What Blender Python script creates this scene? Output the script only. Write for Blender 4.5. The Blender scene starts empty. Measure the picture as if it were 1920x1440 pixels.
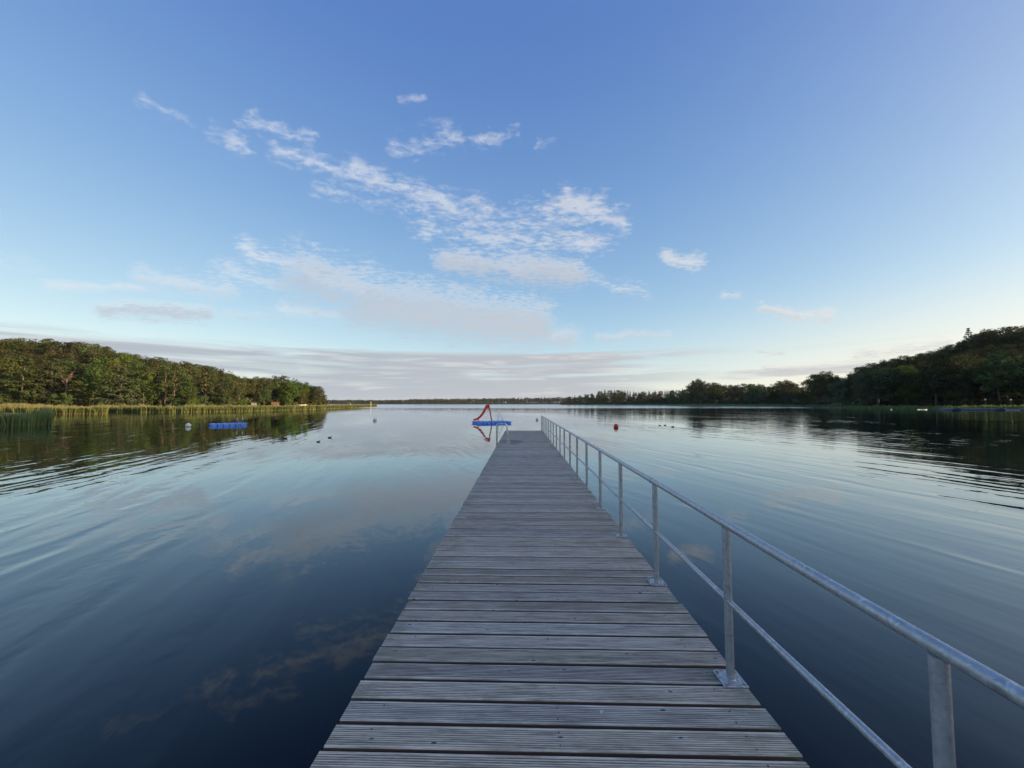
import bpy, bmesh, math, random
import numpy as np
from mathutils import Vector, Matrix

random.seed(7)
RNG = np.random.default_rng(11)
S = bpy.context.scene
COL = S.collection
R = math.radians

# ------------------------------------------------------------------ camera
FPX, CX, CY = 721.0, 976.5, 757.0          # focal length and vanishing point of the pier, in photo pixels
DECK = 0.55
EYE = DECK + 1.75
cam = bpy.data.cameras.new('camera')
cam_o = bpy.data.objects.new('camera', cam)
COL.objects.link(cam_o)
cam_o.location = (0, 0, EYE)
PITCH, YAW = math.atan((CY - 720) / FPX), math.atan((CX - 960) / FPX)
cam_o.rotation_euler = (R(90) + PITCH, 0, YAW)
cam.sensor_width = 36
cam.lens = 36 * FPX / 1920
cam.clip_start, cam.clip_end = 0.05, 20000
S.camera = cam_o

def ray(px, py):
    v = Vector(((px - 960) / FPX, (720 - py) / FPX, -1))
    return cam_o.rotation_euler.to_matrix() @ v

def on_plane(px, py, z=0.0):
    d = ray(px, py)
    t = (z - EYE) / d.z
    return Vector((d.x * t, d.y * t, z))

def at_depth(px, py, y):
    d = ray(px, py)
    t = y / d.y
    return Vector((d.x * t, y, EYE + d.z * t))

# ------------------------------------------------------------------ world, sun, exposure
SUN_EL, SUN_AZ = 9.0, 100.0
S.view_settings.view_transform = 'Standard'
S.view_settings.look = 'None'
S.view_settings.exposure = 1.5
S.view_settings.gamma = 1.0
S.view_settings.use_curve_mapping = False

class NB:
    """small helper that chains shader nodes"""
    def __init__(s, tree):
        s.t = tree; s.n = tree.nodes; s.l = tree.links
    def put(s, sock, v):
        if isinstance(v, bpy.types.NodeSocket): s.l.new(v, sock)
        elif v is not None: sock.default_value = v
    def m(s, op, a, b=None, c=None, clamp=False):
        n = s.n.new('ShaderNodeMath'); n.operation = op; n.use_clamp = clamp
        s.put(n.inputs[0], a); s.put(n.inputs[1], b); s.put(n.inputs[2], c)
        return n.outputs[0]
    def v(s, op, a, b=None, scale=None, out=0):
        n = s.n.new('ShaderNodeVectorMath'); n.operation = op
        s.put(n.inputs[0], a); s.put(n.inputs[1], b)
        if scale is not None: s.put(n.inputs['Scale'], scale)
        return n.outputs['Value'] if op in ('DOT_PRODUCT', 'LENGTH', 'DISTANCE') else n.outputs[0]
    def xyz(s, x=0.0, y=0.0, z=0.0):
        n = s.n.new('ShaderNodeCombineXYZ')
        for i, q in enumerate((x, y, z)): s.put(n.inputs[i], q)
        return n.outputs[0]
    def sep(s, vec):
        n = s.n.new('ShaderNodeSeparateXYZ'); s.put(n.inputs[0], vec); return n.outputs
    def noise(s, vec, scale=1.0, detail=4.0, rough=0.5, dist=0.0, dims='3D', w=None):
        n = s.n.new('ShaderNodeTexNoise'); n.noise_dimensions = dims
        s.put(n.inputs['Vector'], vec)
        if w is not None: s.put(n.inputs['W'], w)
        s.put(n.inputs['Scale'], scale); s.put(n.inputs['Detail'], detail)
        s.put(n.inputs['Roughness'], rough); s.put(n.inputs['Distortion'], dist)
        return n.outputs[0]
    def rng(s, x, a, b, c=0.0, d=1.0, smooth=True):
        n = s.n.new('ShaderNodeMapRange')
        n.interpolation_type = 'SMOOTHSTEP' if smooth else 'LINEAR'
        n.clamp = True if not smooth else n.clamp
        for i, q in enumerate((x, a, b, c, d)): s.put(n.inputs[i], q)
        return n.outputs[0]
    def mix(s, f, a, b):
        n = s.n.new('ShaderNodeMix'); n.data_type = 'RGBA'
        s.put(n.inputs[0], f)
        for k, q in ((6, a), (7, b)):
            if isinstance(q, tuple) and len(q) == 3: q = (*q, 1)
            s.put(n.inputs[k], q)
        return n.outputs[2]
    def node(s, kind): return s.n.new(kind)

W = bpy.data.worlds.new('World'); S.world = W; W.use_nodes = True
wb = NB(W.node_tree)
bg = W.node_tree.nodes['Background']
SKY_STRENGTH = 0.15
bg.inputs['Strength'].default_value = SKY_STRENGTH
sky = wb.node('ShaderNodeTexSky'); sky.sky_type = 'NISHITA'; sky.sun_disc = False
sky.sun_elevation, sky.sun_rotation = R(SUN_EL), R(SUN_AZ)
sky.ozone_density, sky.dust_density, sky.air_density = 2.0, 0.2, 1.0
DIR = wb.v('NORMALIZE', wb.node('ShaderNodeTexCoord').outputs['Generated'])
dx, dy, dz = wb.sep(DIR)
AZ = wb.m('ARCTAN2', dx, dy)
EL = wb.m('ARCSINE', dz)
# sky tone: per-channel curve on the sky texture
K = 1.0 / (SKY_STRENGTH * 2 ** 1.5)         # linear picture value -> background colour
sr, sg, sb = wb.sep(sky.outputs[0])
SKY_FIT = ((1.62, 0.60, -1.15), (1.39, 0.42, -1.01), (1.141, 0.25, -0.327))
ELC = wb.m('MINIMUM', wb.m('MAXIMUM', EL, 0.0), 0.78)
chan = []
for c, (mul, gam, fall) in zip((sr, sg, sb), SKY_FIT):
    base = wb.m('POWER', wb.m('MULTIPLY', c, 0.10), gam)
    body = wb.m('MULTIPLY', wb.m('MULTIPLY', base, mul * K), wb.m('EXPONENT', wb.m('MULTIPLY', ELC, fall)))
    glow = wb.m('MULTIPLY', wb.m('MAXIMUM', wb.m('MULTIPLY_ADD', c, 0.10, -0.60), 0.0), 1.4 * K)   # brightness round the sun
    chan.append(wb.m('ADD', body, glow))
clear0 = wb.xyz(*[wb.m('MINIMUM', c, 6.0 * K) for c in chan])

dusk = wb.m('MULTIPLY', wb.rng(AZ, 0.10, 1.15), wb.m('POWER', wb.rng(EL, 0.30, 0.0), 1.3))
dusk = wb.m('MULTIPLY', dusk, wb.rng(AZ, 3.0, 2.3))
clear = wb.mix(wb.m('MULTIPLY', dusk, 0.85), clear0, (0.95 * K, 0.83 * K, 0.67 * K))
# aureole round the low sun (out of view to the right)
SUNV = (math.sin(R(SUN_AZ)) * math.cos(R(SUN_EL)), math.cos(R(SUN_AZ)) * math.cos(R(SUN_EL)), math.sin(R(SUN_EL)))
sang = wb.m('ARCCOSINE', wb.m('MULTIPLY', wb.v('DOT_PRODUCT', DIR, SUNV), 0.9999))
aur = wb.m('EXPONENT', wb.m('MULTIPLY', sang, -1 / 0.225))
clear = wb.v('ADD', clear, wb.v('SCALE', (5.0 * K, 3.9 * K, 2.5 * K), scale=aur))
# clouds: streaks with a place on the sky (azimuth, elevation), broken up by noise on a flat cloud layer
def ang(px, py):
    d = ray(px, py).normalized()
    return math.atan2(d.x, d.y), math.asin(d.z)
zc = wb.m('MAXIMUM', dz, 0.012)
PL = wb.xyz(wb.m('DIVIDE', dx, zc), wb.m('DIVIDE', dy, zc), 0.0)
n_big = wb.noise(PL, 3.0, 5.0, 0.6, 0.3)
n_fine = wb.noise(wb.v('MULTIPLY', PL, (1.0, 1.25, 1.0)), 15.0, 5.0, 0.62, 0.3)
NZ = wb.m('ADD', wb.m('MULTIPLY', wb.m('SUBTRACT', n_big, 0.5), 1.5), wb.m('MULTIPLY', wb.m('SUBTRACT', n_fine, 0.5), 1.9))
AE = wb.xyz(AZ, EL, 0.0)
warp = wb.noise(AE, 14.0, 3.0, 0.55)
AEW = wb.xyz(wb.m('ADD', AZ, wb.m('MULTIPLY', wb.m('SUBTRACT', warp, 0.5), 0.05)),
             wb.m('ADD', EL, wb.m('MULTIPLY', wb.m('SUBTRACT', warp, 0.5), 0.035)), 0.0)
STREAKS = [  # x1, y1, x2, y2, radius, strength, greyness
    (275, 185, 365, 242, 15, .50, 0), (405, 250, 462, 278, 20, .82, 0), (462, 224, 582, 262, 19, .68, 0),
    (520, 282, 690, 328, 20, .80, .1), (660, 322, 835, 378, 26, .86, .25), (590, 348, 790, 394, 20, .52, .1), (750, 275, 850, 258, 32, .62, .1),
    (745, 190, 792, 184, 9, .48, 0), (892, 262, 970, 252, 17, .60, 0), (1010, 266, 1036, 262, 11, .6, 0),
    (850, 392, 1120, 378, 26, .74, .1), (880, 420, 1100, 412, 16, .66, .1), (1060, 372, 1166, 416, 22, .98, 0), (800, 430, 1130, 452, 36, .66, .2),
    (1085, 452, 1122, 462, 24, .92, .2), (840, 486, 1085, 512, 25, 1.15, .8), (1110, 522, 1210, 546, 15, .66, .2),
    (462, 466, 640, 522, 19, .92, .1), (570, 512, 770, 572, 45, 1.05, .75), (690, 566, 1000, 608, 46, 1.2, 1.),
    (900, 612, 1060, 632, 24, 1.0, .8), (270, 520, 420, 540, 22, .85, .5), (90, 534, 270, 540, 10, .8, .3),
    (420, 512, 550, 535, 24, .66, .1), (200, 582, 380, 590, 17, 1.05, 1.), (430, 590, 510, 590, 11, .7, .7),
    (0, 484, 80, 500, 17, .5, .2), (1246, 480, 1312, 494, 14, .95, .15), (1352, 556, 1376, 560, 9, .75, .1),
    (1428, 580, 1545, 598, 12, 1.05, .5), (1120, 632, 1255, 628, 9, .8, .7), (1610, 660, 1775, 645, 14, .9, .7),
    (1430, 692, 1660, 680, 9, .9, .9), (1422, 660, 1475, 660, 6, .75, .9), (530, 578, 660, 592, 16, .8, .3),
]
def streak(AEv, x1, y1, x2, y2, rad, st, drop, soft):
    a0, e0 = ang(x1, y1); a1, e1 = ang(x2, y2)
    mx, my = (x1 + x2) / 2, (y1 + y2) / 2
    rr = abs(ang(mx, my - rad)[1] - ang(mx, my + rad)[1]) / 2
    ba = Vector((a1 - a0, e1 - e0, 0)); L2 = ba.length_squared
    pa = wb.v('SUBTRACT', AEv, (a0, e0 - rr * drop, 0))
    h = wb.m('MULTIPLY', wb.v('DOT_PRODUCT', pa, tuple(ba / L2)), 1.0, clamp=True)
    dd = wb.v('LENGTH', wb.v('SUBTRACT', pa, wb.v('SCALE', tuple(ba), scale=h)))
    return wb.m('MULTIPLY_ADD', dd, -st / (rr * soft), st)
mask = None
for x1, y1, x2, y2, rad, st, gr in STREAKS:
    k = streak(AEW, x1, y1, x2, y2, rad, st, 0.0, 1.9)
    mask = k if mask is None else wb.m('MAXIMUM', mask, k)
# the grey belly of a cloud sits below its bright upper rim (a second, lowered set of streaks)
ea, ee, _ = wb.sep(AEW)
AEG = wb.xyz(ea, wb.m('MULTIPLY_ADD', mask, 1e-7, ee), 0.0)
greym = None
for x1, y1, x2, y2, rad, st, gr in STREAKS:
    if gr >= .3:
        g = wb.m('MULTIPLY', streak(AEG, x1, y1, x2, y2, rad, st, .45, 1.7), gr)
        greym = g if greym is None else wb.m('MAXIMUM', greym, g)
mask = wb.m('MAXIMUM', mask, 0.0)
dens_hi = wb.rng(wb.m('ADD', wb.m('SUBTRACT', mask, 0.42), wb.m('MULTIPLY', NZ, wb.rng(mask, 0.0, 0.35))), -0.20, 0.72)
greym = wb.m('MAXIMUM', greym, 0.0)
grey_hi = wb.m('MULTIPLY', wb.rng(wb.m('ADD', greym, wb.m('MULTIPLY', NZ, 0.75)), 0.10, 0.80), 0.85)
# low stratus band over the far shore
BN = wb.noise(wb.xyz(wb.m('MULTIPLY', AZ, 2.2), wb.m('MULTIPLY', EL, 36.0), 3.1), 1.0, 5.0, 0.5, 0.6)
BN2 = wb.noise(wb.xyz(wb.m('MULTIPLY', AZ, 6.0), wb.m('MULTIPLY', EL, 85.0), 9.1), 1.0, 4.0, 0.55, 0.5)
top_e = wb.m('ADD', wb.m('MULTIPLY', wb.m('SUBTRACT', BN2, 0.5), 0.030), wb.rng(AZ, -0.95, 0.30, 0.128, 0.133))
edge = wb.m('SUBTRACT', top_e, EL)
band = wb.m('MULTIPLY', wb.rng(edge, -0.004, 0.010), wb.rng(AZ, 0.62, 0.12, 0.0, 1.0))
band = wb.m('MULTIPLY', band, wb.rng(AZ, -1.25, -0.85))
thin = wb.rng(wb.m('ADD', BN, wb.rng(AZ, 0.0, 0.75, 0.13, -0.10)), 0.42, 0.60)
band = wb.m('MULTIPLY', band, wb.m('MULTIPLY_ADD', thin, 0.72, 0.24))
right = wb.m('MULTIPLY', wb.m('MULTIPLY', wb.rng(AZ, 0.2, 0.45), wb.rng(EL, 0.135, 0.05)), wb.rng(wb.m('ADD', BN, wb.m('MULTIPLY', BN2, 0.35)), 0.70, 0.84))
band = wb.m('MAXIMUM', band, wb.m('MULTIPLY', right, 0.75))
dens = wb.m('MULTIPLY', dens_hi, wb.m('MULTIPLY_ADD', greym, 0.26, 0.58, clamp=True))
warm = wb.rng(AZ, -0.7, 0.9)
white_c = wb.mix(warm, (0.86, 0.87, 0.88), (0.90, 0.84, 0.78))
grey_c = wb.mix(warm, (0.48, 0.54, 0.62), (0.55, 0.57, 0.62))
cl_hi = wb.v('SCALE', wb.mix(grey_hi, white_c, grey_c), scale=K)
band_w = wb.mix(wb.rng(wb.m('ADD', BN2, wb.rng(EL, 0.0, 0.12, -0.05, 0.04)), 0.52, 0.70), wb.mix(warm, (0.45, 0.50, 0.565), (0.545, 0.545, 0.57)), wb.mix(warm, (0.60, 0.63, 0.67), (0.74, 0.69, 0.64)))
cl_lo = wb.v('SCALE', band_w, scale=K)
c1 = wb.mix(dens, clear, cl_hi)
c2 = wb.mix(band, c1, cl_lo)
W.node_tree.links.new(c2, bg.inputs['Color'])

sun = bpy.data.lights.new('sun', 'SUN'); sun.energy = 3.2; sun.angle = R(0.6); sun.color = (1.0, 0.78, 0.50)
sun_o = bpy.data.objects.new('sun', sun); COL.objects.link(sun_o)
sd = Vector((math.sin(R(SUN_AZ)) * math.cos(R(SUN_EL)), math.cos(R(SUN_AZ)) * math.cos(R(SUN_EL)), math.sin(R(SUN_EL))))
sun_o.rotation_euler = sd.to_track_quat('Z', 'Y').to_euler()
sun_o.location = sd * 400

# ------------------------------------------------------------------ helpers
class MB:
    def __init__(s): s.v = []; s.f = []
    def quad_strip_ring(s, rings, closed_ends=True):
        o = len(s.v); n = len(rings[0])
        for r in rings: s.v += [tuple(p) for p in r]
        for i in range(len(rings) - 1):
            for j in range(n):
                a, b = o + i * n + j, o + i * n + (j + 1) % n
                s.f.append((a, b, b + n, a + n))
        if closed_ends:
            s.f.append(tuple(o + j for j in reversed(range(n))))
            s.f.append(tuple(o + (len(rings) - 1) * n + j for j in range(n)))
    def box(s, c, d, bev=0.0, rot=0.0):
        x, y, z = (q / 2 for q in d)
        def tr(p):
            cs, sn = math.cos(rot), math.sin(rot)
            return (c[0] + p[0] * cs - p[1] * sn, c[1] + p[0] * sn + p[1] * cs, c[2] + p[2])
        b = min(bev, x * .9, y * .9, z * .9)
        if b <= 0:
            ring = lambda zz: [tr((-x, -y, zz)), tr((x, -y, zz)), tr((x, y, zz)), tr((-x, y, zz))]
            s.quad_strip_ring([ring(-z), ring(z)])
        else:
            def oct_(zz, i):
                X, Y = x - i, y - i
                return [tr(p) for p in ((-X + b, -Y, zz), (X - b, -Y, zz), (X, -Y + b, zz), (X, Y - b, zz), (X - b, Y, zz), (-X + b, Y, zz), (-X, Y - b, zz), (-X, -Y + b, zz))]
            s.quad_strip_ring([oct_(-z, b), oct_(-z + b, 0), oct_(z - b, 0), oct_(z, b)])
    def tube(s, pts, r, n=10, r2=None):
        pts = [Vector(p) for p in pts]
        rings = []; up = None
        for i, p in enumerate(pts):
            t = (pts[min(i + 1, len(pts) - 1)] - pts[max(i - 1, 0)]).normalized()
            if up is None:
                up = Vector((0, 0, 1)) if abs(t.z) < .9 else Vector((0, 1, 0))
            a = t.cross(up).normalized(); b = a.cross(t).normalized(); up = b
            rr = r if r2 is None else r + (r2 - r) * i / max(1, len(pts) - 1)
            rings.append([p + (a * math.cos(2 * math.pi * k / n) + b * math.sin(2 * math.pi * k / n)) * rr for k in range(n)])
        s.quad_strip_ring(rings)
    def lathe(s, prof, n=16, c=(0, 0, 0)):
        rings = [[(c[0] + r * math.cos(2 * math.pi * k / n), c[1] + r * math.sin(2 * math.pi * k / n), c[2] + z) for k in range(n)] for r, z in prof]
        s.quad_strip_ring(rings)
    def mesh(s, name, mat=None, smooth=False):
        me = bpy.data.meshes.new(name)
        me.from_pydata(s.v, [], s.f); me.update()
        if smooth: me.polygons.foreach_set('use_smooth', [True] * len(me.polygons))
        if mat: me.materials.append(mat)
        return me
    def build(s, name, mat, parent=None, smooth=False):
        return link(name, s.mesh(name, mat, smooth), parent)

def link(name, me, parent=None, loc=None):
    o = bpy.data.objects.new(name, me); COL.objects.link(o)
    if parent is not None: o.parent = parent
    if loc is not None: o.location = loc
    return o

def thing(name, label, cat, loc=(0, 0, 0), rz=0.0, group=None, me=None):
    o = bpy.data.objects.new(name, me); COL.objects.link(o)
    o.location = loc; o.rotation_euler = (0, 0, rz)
    o['label'] = label; o['category'] = cat
    if group: o['group'] = group
    return o

def auto_smooth(me, deg=40):
    me.polygons.foreach_set('use_smooth', [True] * len(me.polygons))
    try: me.set_sharp_from_angle(angle=R(deg))
    except Exception: pass

def np_mesh(name, verts, faces, mat, tint=None, smooth=False):
    """verts (n,3) and equal-sided faces (m,k) from numpy"""
    me = bpy.data.meshes.new(name)
    m, k = faces.shape
    me.vertices.add(len(verts)); me.vertices.foreach_set('co', np.ascontiguousarray(verts, dtype=np.float32).ravel())
    me.loops.add(m * k); me.loops.foreach_set('vertex_index', np.ascontiguousarray(faces, dtype=np.int32).ravel())
    me.polygons.add(m)
    me.polygons.foreach_set('loop_start', np.arange(0, m * k, k, dtype=np.int32))
    me.polygons.foreach_set('loop_total', np.full(m, k, dtype=np.int32))
    if smooth: me.polygons.foreach_set('use_smooth', np.ones(m, dtype=bool))
    if tint is not None:
        a = me.attributes.new('tint', 'FLOAT', 'FACE'); a.data.foreach_set('value', tint.astype(np.float32))
    me.materials.append(mat)
    me.update(calc_edges=True)
    return me

# ------------------------------------------------------------------ materials
def new_mat(name):
    m = bpy.data.materials.new(name); m.use_nodes = True
    b = NB(m.node_tree)
    return m, b, m.node_tree.nodes['Principled BSDF']

def plain(name, col, rough=.5, metal=0.0, vary=.12, scale=8.0, spec=None, bump=0.0):
    m, b, p = new_mat(name)
    tc = b.node('ShaderNodeTexCoord').outputs['Object']
    nz = b.noise(tc, scale, 5.0, .6)
    c = b.mix(nz, tuple(max(0, q * (1 - vary * 1.6)) for q in col), tuple(q * (1 + vary * 1.6) for q in col))
    b.put(p.inputs['Base Color'], c)
    b.put(p.inputs['Roughness'], b.rng(nz, .3, .7, rough * .85, min(1, rough * 1.15)))
    p.inputs['Metallic'].default_value = metal
    if spec is not None: p.inputs['Specular IOR Level'].default_value = spec
    if bump:
        bn = b.node('ShaderNodeBump'); bn.inputs['Distance'].default_value = bump; b.put(bn.inputs['Height'], nz)
        b.put(p.inputs['Normal'], bn.outputs[0])
    return m

def foliage(name, c_dark, c_light, trans=.25, hue=.02):
    m, b, p = new_mat(name)
    att = b.node('ShaderNodeAttribute'); att.attribute_name = 'tint'
    rnd = b.node('ShaderNodeObjectInfo').outputs['Random']
    col = b.mix(att.outputs['Fac'], c_dark, c_light)
    hs = b.node('ShaderNodeHueSaturation')
    b.put(hs.inputs['Hue'], b.m('MULTIPLY_ADD', rnd, hue * 2, .5 - hue))
    b.put(hs.inputs['Value'], b.m('MULTIPLY_ADD', b.m('FRACT', b.m('MULTIPLY', rnd, 7.31)), .55, .72))
    b.put(hs.inputs['Saturation'], b.m('MULTIPLY_ADD', b.m('FRACT', b.m('MULTIPLY', rnd, 3.7)), .25, .85))
    b.put(hs.inputs['Color'], col)
    d = b.node('ShaderNodeBsdfDiffuse'); t = b.node('ShaderNodeBsdfTranslucent'); mx = b.node('ShaderNodeMixShader')
    b.put(d.inputs['Color'], hs.outputs[0]); b.put(t.inputs['Color'], hs.outputs[0])
    mx.inputs[0].default_value = trans
    b.l.new(d.outputs[0], mx.inputs[1]); b.l.new(t.outputs[0], mx.inputs[2])
    out = [n for n in b.n if n.type == 'OUTPUT_MATERIAL'][0]
    b.l.new(mx.outputs[0], out.inputs['Surface']); b.n.remove(p)
    return m

# weathered grooved decking
def wood_mat():
    m, b, p = new_mat('weathered_wood')
    tc = b.node('ShaderNodeTexCoord').outputs['Object']
    oi = b.node('ShaderNodeObjectInfo'); rnd = oi.outputs['Random']
    geo = b.node('ShaderNodeNewGeometry')
    off = b.xyz(b.m('MULTIPLY', rnd, 37.0), b.m('MULTIPLY', rnd, 11.0), b.m('MULTIPLY', rnd, 5.0))
    P = b.v('ADD', tc, off)
    grain = b.noise(b.v('MULTIPLY', P, (3.0, 90.0, 40.0)), 1.0, 6.0, .65, .3)
    fib = b.noise(b.v('MULTIPLY', P, (14.0, 420.0, 60.0)), 1.0, 3.0, .6)
    blotch = b.noise(b.v('MULTIPLY', P, (2.2, 7.0, 7.0)), 1.0, 5.0, .62, .5)
    c = b.mix(b.rng(grain, .30, .72), (.235, .195, .148), (.78, .675, .53))
    c = b.mix(b.m('MULTIPLY', b.rng(fib, .44, .62), .40), c, (.90, .77, .62))
    c = b.mix(b.m('MULTIPLY', b.rng(blotch, .50, .74), .62), c, (.27, .21, .16))
    c = b.mix(b.m('MULTIPLY', b.rng(blotch, .42, .28), .35), c, (.60, .53, .45))
    # knots: a few dark eyes with a pale rim
    vo = b.node('ShaderNodeTexVoronoi'); vo.voronoi_dimensions = '2D'
    b.put(vo.inputs['Vector'], b.v('ADD', b.v('MULTIPLY', P, (3.1, 8.0, 0.0)), b.v('SCALE', b.xyz(grain, blotch, 0.0), scale=.25))); vo.inputs['Scale'].default_value = 1.0
    kd = vo.outputs['Distance']
    pick = b.m('GREATER_THAN', b.sep(vo.outputs['Color'])[0], .80)
    c = b.mix(b.m('MULTIPLY', pick, b.rng(kd, .16, .08)), c, (.60, .54, .46))
    c = b.mix(b.m('MULTIPLY', pick, b.rng(kd, .060, .030)), c, (.075, .055, .042))
    # whole-board variation
    hs = b.node('ShaderNodeHueSaturation')
    b.put(hs.inputs['Value'], b.m('MULTIPLY_ADD', b.m('FRACT', b.m('MULTIPLY', rnd, 5.17)), .30, .85))
    b.put(hs.inputs['Saturation'], b.m('MULTIPLY_ADD', b.m('FRACT', b.m('MULTIPLY', rnd, 9.3)), .4, .70))
    b.put(hs.inputs['Color'], c); c = hs.outputs[0]
    # unweathered brown on the sawn edges
    nz = b.sep(geo.outputs['Normal'])[2]
    c = b.mix(b.rng(nz, .78, .25), c, b.mix(grain, (.085, .050, .036), (.20, .125, .090)))
    # a few bird droppings and lichen specks
    vs = b.node('ShaderNodeTexVoronoi'); b.put(vs.inputs['Vector'], geo.outputs['Position']); vs.inputs['Scale'].default_value = 3.0
    sp_n = b.noise(geo.outputs['Position'], 60.0, 3.0, .6)
    spd = b.m('ADD', vs.outputs['Distance'], b.m('MULTIPLY', b.m('SUBTRACT', sp_n, .5), .09))
    spk = b.m('MULTIPLY', b.m('GREATER_THAN', b.sep(vs.outputs['Color'])[1], .72), b.rng(spd, .055, .035))
    c = b.mix(b.m('MULTIPLY', spk, .75), c, (.78, .77, .73))
    # grey green algae along both edges of the deck
    wp = b.sep(geo.outputs['Position'])
    alg = b.m('MULTIPLY', b.rng(b.m('ABSOLUTE', b.m('SUBTRACT', wp[0], .195)), .75, 1.2), b.rng(b.noise(geo.outputs['Position'], 3.5, 5.0, .65), .46, .62))
    c = b.mix(b.m('MULTIPLY', alg, .45), c, (.17, .19, .13))
    # damp stain beside the bathing ladder
    ex = b.m('DIVIDE', b.m('SUBTRACT', wp[0], -.52), .62); ey = b.m('DIVIDE', b.m('SUBTRACT', wp[1], 17.75), 1.0)
    rr = b.m('SQRT', b.m('ADD', b.m('MULTIPLY', ex, ex), b.m('MULTIPLY', ey, ey)))
    rr = b.m('ADD', rr, b.m('MULTIPLY', b.m('SUBTRACT', b.noise(geo.outputs['Position'], 2.2, 4.0, .6), .5), .7))
    wet = b.rng(rr, 1.08, .80)
    c = b.mix(b.m('MULTIPLY', wet, .86), c, (.062, .040, .032))
    b.put(p.inputs['Base Color'], c)
    b.put(p.inputs['Roughness'], b.m('MULTIPLY_ADD', wet, -.35, .68))
    p.inputs['Specular IOR Level'].default_value = .45
    bn = b.node('ShaderNodeBump'); bn.inputs['Distance'].default_value = .0015; bn.inputs['Strength'].default_value = .8
    b.put(bn.inputs['Height'], b.m('ADD', grain, b.m('MULTIPLY', fib, .5))); b.put(p.inputs['Normal'], bn.outputs[0])
    return m

def galv_mat():
    m, b, p = new_mat('galvanised_steel')
    tc = b.node('ShaderNodeTexCoord').outputs['Object']
    vo = b.node('ShaderNodeTexVoronoi'); b.put(vo.inputs['Vector'], tc); vo.inputs['Scale'].default_value = 70.0
    sp = b.sep(vo.outputs['Color'])[0]
    n1 = b.noise(tc, 9.0, 5.0, .65, .4)
    n2 = b.noise(b.v('MULTIPLY', tc, (1.0, 1.0, .6)), 34.0, 4.0, .6, .6)
    c = b.mix(b.m('ADD', b.m('MULTIPLY', sp, .5), b.m('MULTIPLY', n1, .5)), (.33, .345, .36), (.56, .565, .565))
    up = b.rng(b.sep(b.node('ShaderNodeNewGeometry').outputs['Normal'])[2], -.2, .7)
    blot = b.m('MULTIPLY', b.rng(n2, .57, .68), b.m('MULTIPLY_ADD', up, .8, .1))
    c = b.mix(b.m('MULTIPLY', blot, .7), c, (.78, .77, .75))
    c = b.mix(b.m('MULTIPLY', b.rng(n1, .44, .32), .5), c, (.20, .225, .26))
    # faint rust bloom low on the posts and plates
    pz = b.sep(b.node('ShaderNodeNewGeometry').outputs['Position'])[2]
    rust = b.m('MULTIPLY', b.rng(pz, DECK + .10, DECK + .005), b.rng(b.noise(tc, 40.0, 4.0, .65), .50, .68))
    c = b.mix(b.m('MULTIPLY', rust, .65), c, (.24, .13, .075))
    b.put(p.inputs['Base Color'], c)
    b.put(p.inputs['Metallic'], b.m('MULTIPLY_ADD', blot, -.6, .72))
    b.put(p.inputs['Roughness'], b.m('MULTIPLY_ADD', blot, .2, b.rng(n1, .3, .7, .34, .52)))
    bn = b.node('ShaderNodeBump'); bn.inputs['Distance'].default_value = .0012; bn.inputs['Strength'].default_value = .6
    b.put(bn.inputs['Height'], n2); b.put(p.inputs['Normal'], bn.outputs[0])
    return m

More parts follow.
